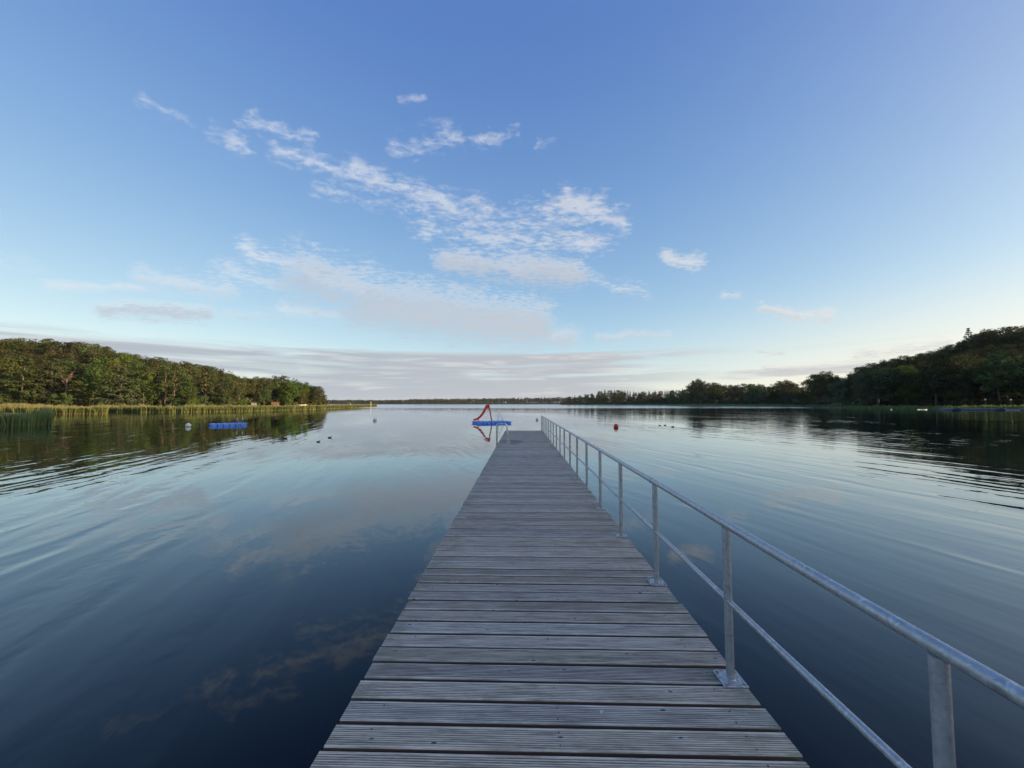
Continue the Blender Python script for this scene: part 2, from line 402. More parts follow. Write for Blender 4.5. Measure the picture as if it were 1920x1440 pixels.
def water_mat():
    m, b, p = new_mat('lake_water')
    P = b.node('ShaderNodeNewGeometry').outputs['Position']
    x, y, _ = b.sep(P)
    ca, sa = math.cos(R(16)), math.sin(R(16))
    s = b.m('ADD', b.m('MULTIPLY', x, ca), b.m('MULTIPLY', y, sa))
    t = b.m('SUBTRACT', b.m('MULTIPLY', y, ca), b.m('MULTIPLY', x, sa))
    ST = b.xyz(s, t, 0.0)
    low = b.noise(b.v('MULTIPLY', ST, (.10, .045, 1)), 1.0, 3.0, .5)
    ph = b.noise(b.v('MULTIPLY', ST, (.32, .11, 1)), 1.0, 3.0, .55)
    def wave(lam, amp, skew, warp):
        q = b.m('MULTIPLY_ADD', t, skew, s)
        a = b.m('MULTIPLY_ADD', q, 2 * math.pi / lam, b.m('MULTIPLY', ph, warp))
        return b.m('MULTIPLY', b.m('SINE', a), amp)
    w = b.m('ADD', wave(.72, .0016, .03, 26.0), wave(1.27, .0022, -.06, 17.0))
    w = b.m('ADD', w, wave(.47, .0006, .10, 31.0))
    brk = b.noise(b.v('MULTIPLY', ST, (1.1, .85, 1)), 1.0, 3.0, .55)
    w = b.m('MULTIPLY', w, b.m('MULTIPLY', b.rng(low, .36, .62, .12, 1.1), b.rng(brk, .32, .64, .10, 1.5)))
    st1 = b.noise(b.v('MULTIPLY', ST, (1.5, .22, 1)), 1.0, 3.0, .5, .3)
    st2 = b.noise(b.v('MULTIPLY', ST, (.35, .07, 1)), 1.0, 2.0, .5)
    fine = b.noise(b.v('MULTIPLY', ST, (5.5, 1.5, 1)), 1.0, 4.0, .55, .4)
    patch = b.rng(b.noise(b.v('MULTIPLY', P, (.07, .16, 1)), 1.0, 3.0, .55), .40, .62, .35, 1.5)
    h = b.m('ADD', w, b.m('MULTIPLY', st1, .006))
    h = b.m('ADD', h, b.m('MULTIPLY', st2, .030))
    h = b.m('ADD', h, b.m('MULTIPLY', b.m('MULTIPLY', fine, patch), .0009))
    bn = b.node('ShaderNodeBump'); bn.inputs['Distance'].default_value = 1.0; bn.inputs['Strength'].default_value = 1.0
    b.put(bn.inputs['Height'], h)
    # wind-ruffled strip far out
    wn = b.noise(b.xyz(b.m('MULTIPLY', x, .0035), b.m('MULTIPLY', y, .012), 0.0), 1.0, 3.0, .5)
    yy = b.m('ADD', y, b.m('MULTIPLY', b.m('SUBTRACT', wn, .5), 90.0))
    wind = b.rng(yy, 165.0, 215.0)
    wind = b.m('MULTIPLY', wind, b.rng(wn, .30, .42))
    b.put(p.inputs['Roughness'], b.m('MULTIPLY_ADD', wind, .13, .012))
    rough = p.inputs['Roughness'].links[0].from_socket
    lw = b.node('ShaderNodeLayerWeight'); lw.inputs['Blend'].default_value = .5; b.put(lw.inputs['Normal'], bn.outputs[0])
    refl = b.m('MULTIPLY_ADD', b.m('POWER', lw.outputs['Facing'], 3.8), .985, .003)
    gl = b.node('ShaderNodeBsdfGlossy'); gl.inputs['Color'].default_value = (.90, .965, 1, 1); b.put(gl.inputs['Roughness'], rough); b.put(gl.inputs['Normal'], bn.outputs[0])
    df = b.node('ShaderNodeBsdfDiffuse'); df.inputs['Color'].default_value = (.003, .0065, .010, 1)
    mx = b.node('ShaderNodeMixShader'); b.put(mx.inputs[0], refl); b.l.new(df.outputs[0], mx.inputs[1]); b.l.new(gl.outputs[0], mx.inputs[2])
    out = [n for n in b.n if n.type == 'OUTPUT_MATERIAL'][0]
    b.l.new(mx.outputs[0], out.inputs['Surface']); b.n.remove(p)
    return m

def reed_mat(name='reed', straw=.6, green=False):
    m, b, p = new_mat(name)
    att = b.node('ShaderNodeAttribute'); att.attribute_name = 'tint'
    geo = b.node('ShaderNodeNewGeometry').outputs['Position']
    z = b.sep(geo)[2]
    nz = b.noise(geo, .22, 3.0, .55)
    f = b.m('ADD', b.m('MULTIPLY', att.outputs['Fac'], .55), b.m('MULTIPLY', nz, .5))
    c = b.mix(b.rng(f, .25, .8), (.135, .205, .072) if green else (.050, .085, .024), (.23, .27, .105) if green else (.19, .185, .060))
    c = b.mix(b.m('MULTIPLY', b.rng(z, .30, .10), straw), c, (.30, .215, .085))
    c = b.mix(b.m('MULTIPLY', b.rng(z, 1.15, 1.55), .08 if green else .55), c, (.30, .25, .115))
    d = b.node('ShaderNodeBsdfDiffuse'); t = b.node('ShaderNodeBsdfTranslucent'); mx = b.node('ShaderNodeMixShader')
    b.put(d.inputs['Color'], c); b.put(t.inputs['Color'], c); mx.inputs[0].default_value = .3
    b.l.new(d.outputs[0], mx.inputs[1]); b.l.new(t.outputs[0], mx.inputs[2])
    out = [n for n in b.n if n.type == 'OUTPUT_MATERIAL'][0]
    b.l.new(mx.outputs[0], out.inputs['Surface']); b.n.remove(p)
    return m

def ground_mat():
    m, b, p = new_mat('ground')
    P = b.node('ShaderNodeNewGeometry').outputs['Position']
    n1 = b.noise(P, .09, 6.0, .6); n2 = b.noise(P, 1.3, 5.0, .6)
    c = b.mix(b.rng(n1, .35, .65), (.035, .050, .016), (.075, .080, .026))
    c = b.mix(b.m('MULTIPLY', b.rng(n2, .4, .7), .5), c, (.090, .066, .034))
    z = b.sep(P)[2]
    c = b.mix(b.rng(z, .75, .25), c, (.21, .165, .095))
    b.put(p.inputs['Base Color'], c); p.inputs['Roughness'].default_value = .95; p.inputs['Specular IOR Level'].default_value = .1
    bn = b.node('ShaderNodeBump'); bn.inputs['Distance'].default_value = .25; b.put(bn.inputs['Height'], n2)
    b.put(p.inputs['Normal'], bn.outputs[0])
    return m

def bark_mat(name, lo, hi, orange=None):
    m, b, p = new_mat(name)
    tc = b.node('ShaderNodeTexCoord').outputs['Object']
    n = b.noise(b.v('MULTIPLY', tc, (4, 4, .8)), 1.5, 5.0, .6)
    c = b.mix(n, lo, hi)
    if orange is not None:
        c = b.mix(b.rng(b.m('ADD', b.sep(tc)[2], b.m('MULTIPLY', n, 2.0)), 3.0, 9.0), c, orange)
    b.put(p.inputs['Base Color'], c); p.inputs['Roughness'].default_value = .9
    return m

M_WOOD, M_GALV, M_WATER, M_REED, M_GROUND = wood_mat(), galv_mat(), water_mat(), reed_mat(), ground_mat()
M_REED_G = reed_mat('green_reed', .1, True)
M_BEAM = plain('dark_timber', (.10, .085, .07), .85, scale=5, vary=.25)
M_STEEL = plain('stainless_steel', (.62, .62, .62), .28, 1.0, .06, 20)
M_BLUE = plain('blue_plastic', (.13, .30, .80), .42, 0, .10, 6)
M_RED = plain('red_plastic', (.78, .045, .030), .35, 0, .08, 5)
M_BWHITE = plain('white_plastic', (.90, .79, .64), .4, 0, .05, 7)
M_BRED = plain('orange_red_plastic', (.70, .055, .030), .4, 0, .08, 7)
M_RUBBER = plain('black_rubber', (.03, .03, .032), .7)
M_LEAF = foliage('leaf_olive', (.038, .047, .017), (.108, .100, .038))
M_LEAF_G = foliage('leaf_green', (.038, .066, .018), (.110, .145, .040))
M_LEAF_R = foliage('leaf_russet', (.038, .043, .016), (.090, .078, .030))
M_NEEDLE = foliage('pine_needle', (.024, .040, .014), (.085, .088, .030), .12)
M_SPRUCE = foliage('spruce_needle', (.016, .030, .014), (.050, .062, .024), .10)
M_WILLOW = foliage('willow_leaf', (.050, .075, .034), (.115, .145, .070))
M_BARK = bark_mat('bark', (.060, .050, .040), (.16, .135, .105))
M_PINEBARK = bark_mat('pine_bark', (.09, .07, .055), (.20, .15, .11), (.26, .15, .085))
M_DEAD = bark_mat('dead_wood', (.16, .095, .060), (.26, .165, .105))

# ------------------------------------------------------------------ land
LF_PX = np.array([-300, 0, 100, 200, 300, 400, 500, 560, 602, 640], float)         # left shore: tree line depth by photo column
LF_D = np.array([112, 120, 126, 130, 138, 152, 178, 190, 200, 205], float)
LS_PX = np.array([-300, 0, 60, 130, 180, 240, 290, 340, 385, 420, 455, 490, 520, 545, 575, 598, 606], float)
LS_Y = np.array([628, 633, 634, 640, 650, 664, 672, 680, 686, 697, 708, 708, 712, 711, 722, 723, 748], float)
RF_PX = np.array([1050, 1100, 1200, 1300, 1400, 1440, 1500, 1560, 1590, 1620, 1700, 1800, 1920, 2300], float)
RF_D = np.array([715, 690, 630, 455, 405, 380, 300, 235, 205, 190, 178, 158, 150, 130], float)
RS_PX = np.array([1050, 1060, 1100, 1140, 1200, 1240, 1285, 1292, 1310, 1340, 1380, 1410, 1440, 1452, 1470, 1485, 1500, 1515, 1540, 1558, 1575, 1600, 1640, 1700, 1750, 1790, 1830, 1920, 2300], float)
RS_Y = np.array([748, 744, 738, 731, 735, 733, 730, 716, 712, 720, 722, 719, 724, 716, 714, 722, 728, 704, 698, 707, 708, 692, 677, 666, 655, 641, 621, 617, 615], float)

def sky_z(px, y, PX, SY): return EYE + (CY - np.interp(px, PX, SY)) / FPX * y

def hill(x, y, FPXs, FD, SPX, SY):
    yy = np.maximum(y, 25.0)
    px = np.clip(CX + FPX * x / yy, FPXs[0], FPXs[-1])
    d0 = np.interp(px, FPXs, FD)
    mrel = np.clip((np.hypot(x, y) / np.hypot((px - CX) / FPX * d0, d0) - 1.0) / .42, 0, 1)
    tz = np.clip(sky_z(px, d0 * 1.42, SPX, SY) - 16.0, 0, 22)
    sm = mrel * mrel * (3 - 2 * mrel)
    return sm * tz

def poly(pts): return np.array(pts, float)
LAND_L = poly([(-4000, -4000), (-80, -4000), (-78, -20), (-76, 20), (-96, 68), (-118, 94), (-128, 112), (-98, 112), (-93, 124), (-90, 160), (-97, 206), (-112, 270), (-119, 322), (-126, 326), (-150, 300), (-180, 330), (-260, 420), (-500, 700), (-900, 1000), (-4000, 1600)])
LAND_R = poly([(62, -4000), (62, -60), (96, -30), (104, 10), (116, 50), (146, 96), (182, 138), (168, 150), (166, 178), (165, 190), (200, 238), (226, 330), (205, 372), (186, 420), (190, 600), (120, 640), (70, 690), (70, 720), (1200, 1100), (4000, 1600), (4000, -4000)])
LAND_F = poly([(-5000, 1600), (-900, 1480), (-500, 1500), (0, 1520), (300, 1480), (1200, 1300), (5000, 1600), (5000, 6000), (-5000, 6000)])
LAND_B = poly([(-82, -4000), (-82, -22), (-40, -14), (0, -9), (40, -14), (66, -50), (66, -4000)])

def sdf(P, X, Y):
    inside = np.zeros(X.shape, bool); dist = np.full(X.shape, 1e9)
    n = len(P)
    for i in range(n):
        (ax, ay), (bx, by) = P[i], P[(i + 1) % n]
        ex, ey = bx - ax, by - ay
        tt = np.clip(((X - ax) * ex + (Y - ay) * ey) / (ex * ex + ey * ey + 1e-9), 0, 1)
        dist = np.minimum(dist, np.hypot(X - ax - tt * ex, Y - ay - tt * ey))
        c = ((ay > Y) != (by > Y)) & (X < (bx - ax) * (Y - ay) / (by - ay + 1e-12) + ax)
        inside ^= c
    return np.where(inside, dist, -dist)

def ground_z(X, Y):
    X = np.asarray(X, float); Y = np.asarray(Y, float)
    z = np.full(X.shape, -2.0)
    wob = .35 * np.sin(X * .13 + Y * .07) + .25 * np.sin(X * .05 - Y * .11)
    for P, side in ((LAND_L, 'L'), (LAND_R, 'R'), (LAND_F, 'F'), (LAND_B, 'B')):
        s = sdf(P, X, Y)
        b = np.clip(s * .14, -2.0, .62) + np.clip((s - 6) * .03, 0, 1) * (1 + wob)
        if side == 'L': b = b + np.where(s > 0, hill(X, Y, LF_PX, LF_D, LS_PX, LS_Y), 0)
        if side == 'R':
            b = b + np.where(s > 0, hill(X, np.maximum(Y, -80), RF_PX, RF_D, RS_PX, RS_Y), 0) * np.clip((Y + 60) / 120, 0, 1)
            b = b + np.where(s > 0, np.clip((s - 8) / 50, 0, 1) * 13 * np.clip((125 - Y) / 60, 0, 1), 0)
        if side == 'F': b = b + np.clip(s / 300, 0, 1) * 8
        z = np.maximum(z, b)
    return z

def axis(lo, hi, step, far):
    core = list(np.arange(lo, hi + .1, step)); st = step; a = core[-1]; up = []
    while a < far: st *= 1.35; a += st; up.append(a)
    st = step; a = core[0]; dn = []
    while a > -far: st *= 1.35; a -= st; dn.append(a)
    return np.array(dn[::-1] + core + up)
gx, gy = axis(-330, 330, 5.0, 5000), axis(-90, 460, 5.0, 5000)
gy = np.unique(np.concatenate([gy[(gy < 470)], np.arange(470, 800, 10.0), np.arange(830, 1440, 40.0), np.arange(1450, 1660, 12.0), gy[gy > 1700]]))
gx = np.unique(np.concatenate([gx[np.abs(gx) < 340], np.arange(-1000, -340, 25.0), np.arange(340, 1000, 25.0), gx[np.abs(gx) > 1020]]))
GX, GY = np.meshgrid(gx, gy)
GZ = ground_z(GX, GY)
nx, ny = len(gx), len(gy)
ii = (np.arange(ny - 1)[:, None] * nx + np.arange(nx - 1)[None, :]).ravel()
gm = np_mesh('ground', np.stack([GX.ravel(), GY.ravel(), GZ.ravel()], 1), np.stack([ii, ii + 1, ii + 1 + nx, ii + nx], 1), M_GROUND, smooth=True)
g = link('ground', gm); g['kind'] = 'structure'

wv = np.array([(-6000, -6000, 0), (6000, -6000, 0), (6000, 6000, 0), (-6000, 6000, 0)], float)
wo = link('water', np_mesh('water', wv, np.array([[0, 1, 2, 3]]), M_WATER)); wo['kind'] = 'structure'

# ------------------------------------------------------------------ pier
pier = thing('pier', 'long grey weathered timber bathing pier of grooved cross planks', 'pier')
XL, XR = -1.010, 1.400
PITCH_P, PW, PT = 0.165, 0.141, 0.034
def plank_mesh(seed):
    rr = random.Random(seed)
    prof = []      # (y, z) across the board, top at z=0
    n = 10; y0, y1 = -PW / 2, PW / 2
    prof += [(y0, -PT), (y0, -.006), (y0 + .004, -.001)]
    step = (PW - .012) / n
    for i in range(n):
        a = y0 + .006 + i * step
        zz = -rr.uniform(0, .0006)
        prof += [(a + .0008, zz), (a + step * .50, zz)]
        if i < n - 1: prof += [(a + step * .68, -.0055), (a + step * .82, -.0055)]
    prof += [(y1 - .004, -.001), (y1, -.006), (y1, -PT)]
    mb = MB()
    hx = (XR - XL) / 2
    xs = (-hx, hx)
    mb.quad_strip_ring([[(x, y, z) for y, z in prof] for x in xs])
    return mb.mesh('plank', M_WOOD)
plank_meshes = [plank_mesh(i) for i in range(5)]
PY0, PY1 = -1.52, 25.25
n_pl = int((PY1 - PY0) / PITCH_P)
for i in range(n_pl + 1):
    o = link('plank', plank_meshes[i % 5], pier)
    o.location = ((XL + XR) / 2 + random.uniform(-.011, .011), PY0 + i * PITCH_P + random.uniform(-.003, .003), DECK + random.uniform(-.002, .0015))
    o.rotation_euler = (random.uniform(-.006, .006), random.uniform(-.0008, .0008), random.uniform(-.0016, .0016) + (math.pi if random.random() < .5 else 0))
PYE = PY0 + n_pl * PITCH_P + PW / 2
for x in (-.80, .20, 1.19):
    mb = MB(); mb.box((x, (PY0 + PYE) / 2, DECK - PT - .093), (.12, PYE - PY0 - .03, .18), .006)
    mb.build('stringer', M_BEAM, pier)
sc = MB()
for i in range(n_pl + 1):
    for x in (-.80, .20, 1.19):
        for dy_ in (-.038, .038):
            if random.random() < .75: sc.lathe([(.0042, -.006), (.0042, -.0002), (.002, .0004)], 6, (x + random.uniform(-.008, .008), PY0 + i * PITCH_P + dy_, DECK))
so = sc.build('screw_heads', plain('dark_screw', (.05, .05, .05), .5, .6), pier); so['kind'] = 'stuff'
for k in range(6):
    y = 0.6 + k * 4.8
    cb = MB(); cb.box(((XL + XR) / 2, y, DECK - PT - .275), (XR - XL - .12, .16, .18), .008); cb.build('crossbeam', M_BEAM, pier)
    for x in (-.78, 1.16):
        pb = MB(); pb.lathe([(.10, -2.6), (.10, DECK - PT - .37)], 14, (x, y, 0)); pb.build('pile', M_BEAM, pier, True)

# ------------------------------------------------------------------ handrail
rail = thing('handrail', 'galvanised tubular steel handrail with posts along the right edge of the pier', 'railing', (0, 0, 0))
RX = 1.328; RZ, MZ = DECK + .972, DECK + .490
post_y = [-.03, 1.297] + [2.563 + 1.3265 * k for k in range(18)]
post_y = [y for y in post_y if y < PYE - .02]
pm = MB(); pm.lathe([(.0245, .006), (.0245, .951)], 20); post_me = pm.mesh('post', M_GALV); auto_smooth(post_me)
bm_ = MB(); bm_.box((0, 0, .0062), (.150, .150, .012), .003)
bm_.lathe([(.031, .0122), (.0255, .0175)], 20)
plate_me = bm_.mesh('base_plate', M_GALV)
bb = MB(); bb.lathe([(.013, .0), (.013, .002), (.0095, .002), (.0095, .009), (.006, .011)], 6); bolt_me = bb.mesh('bolt', M_GALV)
jm = MB()
jm.tube([(0, -.033, 0), (0, .033, 0)], .0205, 14)
joint_me = jm.mesh('rail_joint', M_GALV); auto_smooth(joint_me)
for k, y in enumerate(post_y):
    po = link('post', post_me, rail, (RX, y, DECK)); po.rotation_euler = (random.uniform(-.004, .004), random.uniform(-.004, .004), random.uniform(0, 6))
    base = link('base_plate', plate_me, po); base.matrix_parent_inverse = Matrix.Identity(4)
    base.rotation_euler = (0, 0, -po.rotation_euler.z + random.uniform(-.02, .02))
    if y < 8.5:
        for sx in (-1, 1):
            for sy in (-1, 1):
                bo = link('bolt', bolt_me, base, (sx * .056, sy * .056, .0125)); bo.rotation_euler.z = random.uniform(0, 1)
Y0, Y1 = -1.5, post_y[-1]
def rail_tube(name, z, r, end_drop=0):
    pts = [(RX + .0015 * math.sin(y * 1.9), y, z + .0012 * math.sin(y * 2.3)) for y in np.arange(Y0, Y1 + .31, .333)]
    pts = [p for p in pts if p[1] < Y1 - .01] + [(RX, Y1 + .03, z)]
    mb = MB(); mb.tube(pts, r, 20); o = mb.build(name, M_GALV, rail); auto_smooth(o.data, 50); return o
rail_tube('top_rail', RZ, .0255)
rail_tube('middle_rail', MZ, .0178)
for y in (post_y[3] + .10, post_y[9] + .10, post_y[15] + .10):
    c = link('rail_collar', None, rail)
    mb = MB(); mb.tube([(0, -.02, 0), (0, .02, 0)], .0288, 18); c.data if False else None
    bpy.data.objects.remove(c)
    o = mb.build('rail_collar', M_GALV, rail); o.location = (RX, y, RZ); auto_smooth(o.data)
for y in post_y:
    for s_ in (-1, 1):
        j = link('weld_collar', joint_me, rail, (RX, y + s_ * .024, MZ)); j.scale = (1, .28, 1)

# ------------------------------------------------------------------ bathing ladder on the pier
def arc(c, a0, a1, r, axis_x, axis_z, n=6):
    return [c + axis_x * (r * math.cos(a0 + (a1 - a0) * i / n)) + axis_z * (r * math.sin(a0 + (a1 - a0) * i / n)) for i in range(n + 1)]
lad = thing('bathing_ladder', 'stainless steel bathing ladder with two hoop handrails on the left pier edge', 'ladder', (-1.06, 17.05, DECK))
X_, Z_ = Vector((1, 0, 0)), Vector((0, 0, 1))
for yy in (-.28, .28):
    pts = [Vector((.0, yy, -1.5)), Vector((.0, yy, .72))]
    pts += arc(Vector((.11, yy, .75)), math.pi, math.pi / 2, .11, X_, Z_)
    pts += arc(Vector((.34, yy, .76)), math.pi / 2, .18, .10, X_, Z_)
    pts += [Vector((.54, yy, .012))]
    mb = MB(); mb.tube(pts, .024, 12); o = mb.build('hoop_rail', M_STEEL, lad); auto_smooth(o.data, 50)
    fb = MB(); fb.tube([(.07, yy, .03), (.54, yy, .03)], .016, 8); fb.build('foot_bar', M_STEEL, lad, True)
    ft = MB(); ft.lathe([(.055, .003), (.055, .012), (.03, .016)], 14, (.54, yy, 0)); ft.build('foot_flange', M_STEEL, lad)
for k in range(5):
    mb = MB(); mb.box((0, 0, -.16 - .27 * k), (.07, .53, .022), .006); mb.build('rung', M_STEEL, lad)

# ------------------------------------------------------------------ floating platforms
def cube_mesh():
    mb = MB(); mb.box((0, 0, 0), (.470, .470, .40), .05)
    mb.box((0, 0, .205), (.34, .34, .014), .006)
    return mb.mesh('float_cube', M_BLUE)
CUBE = cube_mesh()
lug = MB(); lug.lathe([(.055, -.04), (.055, .03), (.03, .045)], 10); LUG = lug.mesh('connecting_pin', M_BLUE)
def platform(name, label, P, ux, nu, nv, inward):
    """corner P, unit direction ux along the front, 'inward' away from the viewer"""
    t = thing(name, label, 'swim platform', (P.x, P.y, 0), math.atan2(ux.y, ux.x), 'blue floating swim platforms')
    sgn = 1 if Vector((-ux.y, ux.x)).dot(Vector((inward.x, inward.y))) > 0 else -1
    for i in range(nu):
        for j in range(nv):
            o = link('float_cube', CUBE, t, ((i + .5) * .5, sgn * (j + .5) * .5, .03 + random.uniform(-.006, .006)))
            o.rotation_euler = (random.uniform(-.012, .012), random.uniform(-.012, .012), 0)
    pins = MB()
    for i in range(nu + 1):
        for j in range(nv + 1):
            pins.lathe([(.05, -.05), (.05, .03), (.03, .045)], 8, (i * .5, sgn * j * .5, .19))
    po = pins.build('connecting_pins', M_BLUE, t); po['kind'] = 'stuff'
    return t, sgn
A = on_plane(396, 799.8); B = on_plane(466, 797.6)
u = (B - A).normalized()
plat1, sg1 = platform('swim_platform', 'low blue plastic cube swim platform without a slide, left on the water', A, u, 6, 4, Vector((-.6, .8, 0)))
def grab_rails(parent, pts, ydir, h, back, name='grab_rail', r=.022):
    for (x, y) in pts:
        ax = Vector(ydir)
        c0 = Vector((x, y, .23))
        p = [c0 + Vector((0, 0, 0)), c0 + Vector((0, 0, h - .12))]
        p += [c0 + ax * .10 + Vector((0, 0, h - .12)) + (-ax * .10 * math.cos(a) + Vector((0, 0, .12 * math.sin(a)))) for a in (0.4, .8, 1.2, 1.57)]
        p += [c0 + ax * (back * .55) + Vector((0, 0, h * .80)), c0 + ax * back + Vector((0, 0, 0))]
        mb = MB(); mb.tube(p, r, 8); mb.build(name, M_STEEL, parent, True)
lad1 = thing('platform_ladder', 'pair of steel ladder hoops on the blue platform without a slide', 'ladder', (plat1.location.x, plat1.location.y, 0), plat1.rotation_euler.z, 'ladders on the swim platforms')
grab_rails(lad1, [(2.15, sg1 * .10), (2.62, sg1 * .10)], (0, sg1, 0), .62, .34, r=.028)
for k in range(3):
    mb = MB(); mb.tube([(2.15, sg1 * -.03, .10 - .25 * k), (2.62, sg1 * -.03, .10 - .25 * k)], .018, 8); mb.build('rung', M_STEEL, lad1, True)

C0 = on_plane(898, 795.2)
aR = R(25)
ur = Vector((math.cos(aR), math.sin(aR), 0)); ul = Vector((-math.sin(aR), math.cos(aR), 0))
plat2, sg2 = platform('swim_platform', 'blue plastic cube swim platform carrying the red slide', C0, ur, 8, 5, ul)
# red slide: stands on the platform, runs along the left half
def lp(u_, v_, z): return C0 + ur * u_ + ul * v_ + Vector((0, 0, z))
sl = thing('water_slide', 'small red water slide on the blue swim platform beyond the pier', 'slide', tuple(lp(1.3, 1.2, 0)))
O = Vector(sl.location)
def srel(p): return p - O
TOPZ = .25
s_top = at_depth(913.2, 757.5, 45.0); s_bot = at_depth(888.5, 788.5, 45.2); s_leg = at_depth(921.5, 788.5, 45.1)
axis_s = Vector((1, .25, 0)).normalized(); side_s = Vector((-.25, 1, 0)).normalized()
# centreline: bottom lip, long curve, small deck at the top
base0 = Vector((s_bot.x, 45.0, 0)); ztop = s_top.z
def chute_pt(f):
    x = (s_top.x - .12 - s_bot.x) * f
    z = TOPZ + .10 + (ztop - .50 - TOPZ - .10) * (f ** 1.9 * .75 + .25 * f ** 3.2)
    return Vector((s_bot.x, 45.1, 0)) + Vector((x, x * .25, z))
rings = []
pth = [chute_pt(f) for f in np.linspace(0, 1, 15)]
top_end = pth[-1] + Vector((.34, .085, .02))
pth.append(top_end)
hw = .23
for i, p in enumerate(pth):
    tdir = (pth[min(i + 1, len(pth) - 1)] - pth[max(0, i - 1)]).normalized()
    nrm = side_s.cross(tdir).normalized()
    if nrm.z < 0: nrm = -nrm
    wall = .17 if i < 13 else .42
    prof = [(-hw - .03, wall), (-hw - .03, -.03), (hw + .03, -.03), (hw + .03, wall), (hw, wall), (hw, .0), (-hw, .0), (-hw, wall)]
    rings.append([srel(p + side_s * a + (nrm if i < 13 else Vector((0, 0, 1))) * b_) for a, b_ in prof])
mb = MB(); mb.quad_strip_ring(rings); mb.build('chute', M_RED, sl)
for s_ in (-1, 1):
    a = top_end + side_s * (s_ * .24) + Vector((-.04, -.01, .38)); b_ = Vector((s_leg.x, 45.1 + (s_leg.x - s_bot.x) * .25, TOPZ - .02)) + side_s * (s_ * .26)
    mb = MB(); mb.tube([srel(a), srel(a + Vector((.03, .01, -.3))), srel(b_)], .034, 8); mb.build('leg', M_RED, sl, True)
    mid = pth[5] + side_s * (s_ * .2)
    mb = MB(); mb.tube([srel(mid), srel(Vector((mid.x, mid.y, TOPZ - .02)))], .024, 8); mb.build('support', M_RED, sl, True)
for k in range(5):
    f = (k + .6) / 5.2
    a = top_end + Vector((0, 0, .05)); b_ = Vector((s_leg.x, 45.1 + (s_leg.x - s_bot.x) * .25, TOPZ))
    c = a.lerp(b_, f)
    mb = MB(); mb.tube([srel(c - side_s * .25), srel(c + side_s * .25)], .02, 6); mb.build('rung', M_RED, sl, True)
lad2 = thing('platform_ladder', 'thin steel ladder hoops on the blue platform beside the red slide', 'ladder', (C0.x, C0.y, 0), aR, 'ladders on the swim platforms')
grab_rails(lad2, [(2.62, .55), (2.62, 1.0)], (1, 0, 0), .95, .62, r=.018)
for k in range(2):
    mb = MB(); mb.tube([(2.63, .55, .55 + .2 * k), (2.63, 1.0, .55 + .2 * k)], .014, 6); mb.build('rung', M_STEEL, lad2, True)

# ------------------------------------------------------------------ buoys
def buoy(px, py, dia, mat, label, group):
    p = on_plane(px, py)
    t = thing('buoy', label, 'buoy', (p.x, p.y, 0), random.uniform(0, 6), group)
    r = dia / 2
    prof = [(r * math.cos(a), r * .55 + r * math.sin(a)) for a in np.linspace(-1.45, 1.45, 12)]
    mb = MB(); mb.lathe(prof, 20); o = mb.build('float_ball', mat, t); auto_smooth(o.data, 60)
    mb = MB(); mb.tube([(r * .13 * math.cos(a), 0, r * 1.55 + r * .14 * math.sin(a)) for a in np.linspace(-.4, 3.55, 9)], r * .045, 6); mb.build('lifting_eye', M_RUBBER if mat is not M_BWHITE else M_BWHITE, t, True)
    mb = MB(); mb.lathe([(r * .80, -r * .05), (r * .90, r * .05), (r * .935, r * .12), (r * .90, r * .14)], 20); mb.build('tide_band', plain('algae', (.12, .12, .09) if mat is M_BWHITE else (.32, .03, .02), .7), t, True)
    return t
WB = 'white mooring buoys on the lake'
buoy(353, 800.2, .47, M_BWHITE, 'white ball buoy left of the blue platform without a slide', WB)
buoy(703, 788.6, .50, M_BWHITE, 'white ball buoy on open water between the left platform and the slide', WB)
buoy(1007, 787.6, .42, M_BWHITE, 'white ball buoy just beyond the far end of the pier handrail', WB)
buoy(1671, 768.3, .42, M_BWHITE, 'tiny white buoy on dark water near the right wooded shore', WB)
buoy(1155, 801.5, .46, M_BRED, 'red ball buoy on the water right of the pier', None)

# ------------------------------------------------------------------ ducks
M_DUCK = plain('duck_plumage', (.050, .040, .032), .8, 0, .4, 30)
M_DUCKH = plain('duck_head', (.018, .022, .020), .5)
M_BILL = plain('duck_bill', (.22, .15, .03), .5)
def duck_body():
    bm = bmesh.new()
    st = [(-.20, .058, .012, .010), (-.165, .052, .040, .026), (-.10, .045, .078, .052), (-.02, .040, .092, .068), (.07, .045, .085, .070), (.12, .070, .062, .060), (.140, .105, .044, .044), (.152, .130, .040, .036), (.165, .152, .042, .038), (.185, .170, .038, .034), (.205, .185, .018, .014)]
    n = 12; prev = None
    for (x, z, wy, hz) in st:
        ring = [bm.verts.new((x + (0 if x < .13 else .0), wy * math.cos(2 * math.pi * k / n), z + hz * math.sin(2 * math.pi * k / n))) for k in range(n)]
        if prev:
            for k in range(n): bm.faces.new((prev[k], prev[(k + 1) % n], ring[(k + 1) % n], ring[k]))
        else: bm.faces.new(ring[::-1])
        prev = ring
    bm.faces.new(prev)
    me = bpy.data.meshes.new('duck'); bm.to_mesh(me); bm.free(); me.materials.append(M_DUCK)
    auto_smooth(me, 70); return me
DUCK = duck_body()
bl = MB(); bl.box((.235, 0, .158), (.06, .024, .013), .004); BILL = bl.mesh('bill', M_BILL)
wg = MB(); wg.quad_strip_ring([[(-.19 + .03 * i, s_, .085 - .02 * i * .2 + z_) for s_, z_ in ((.0, .01), (.018, .0), (.0, -.012), (-.014, 0))] for i in range(2)])
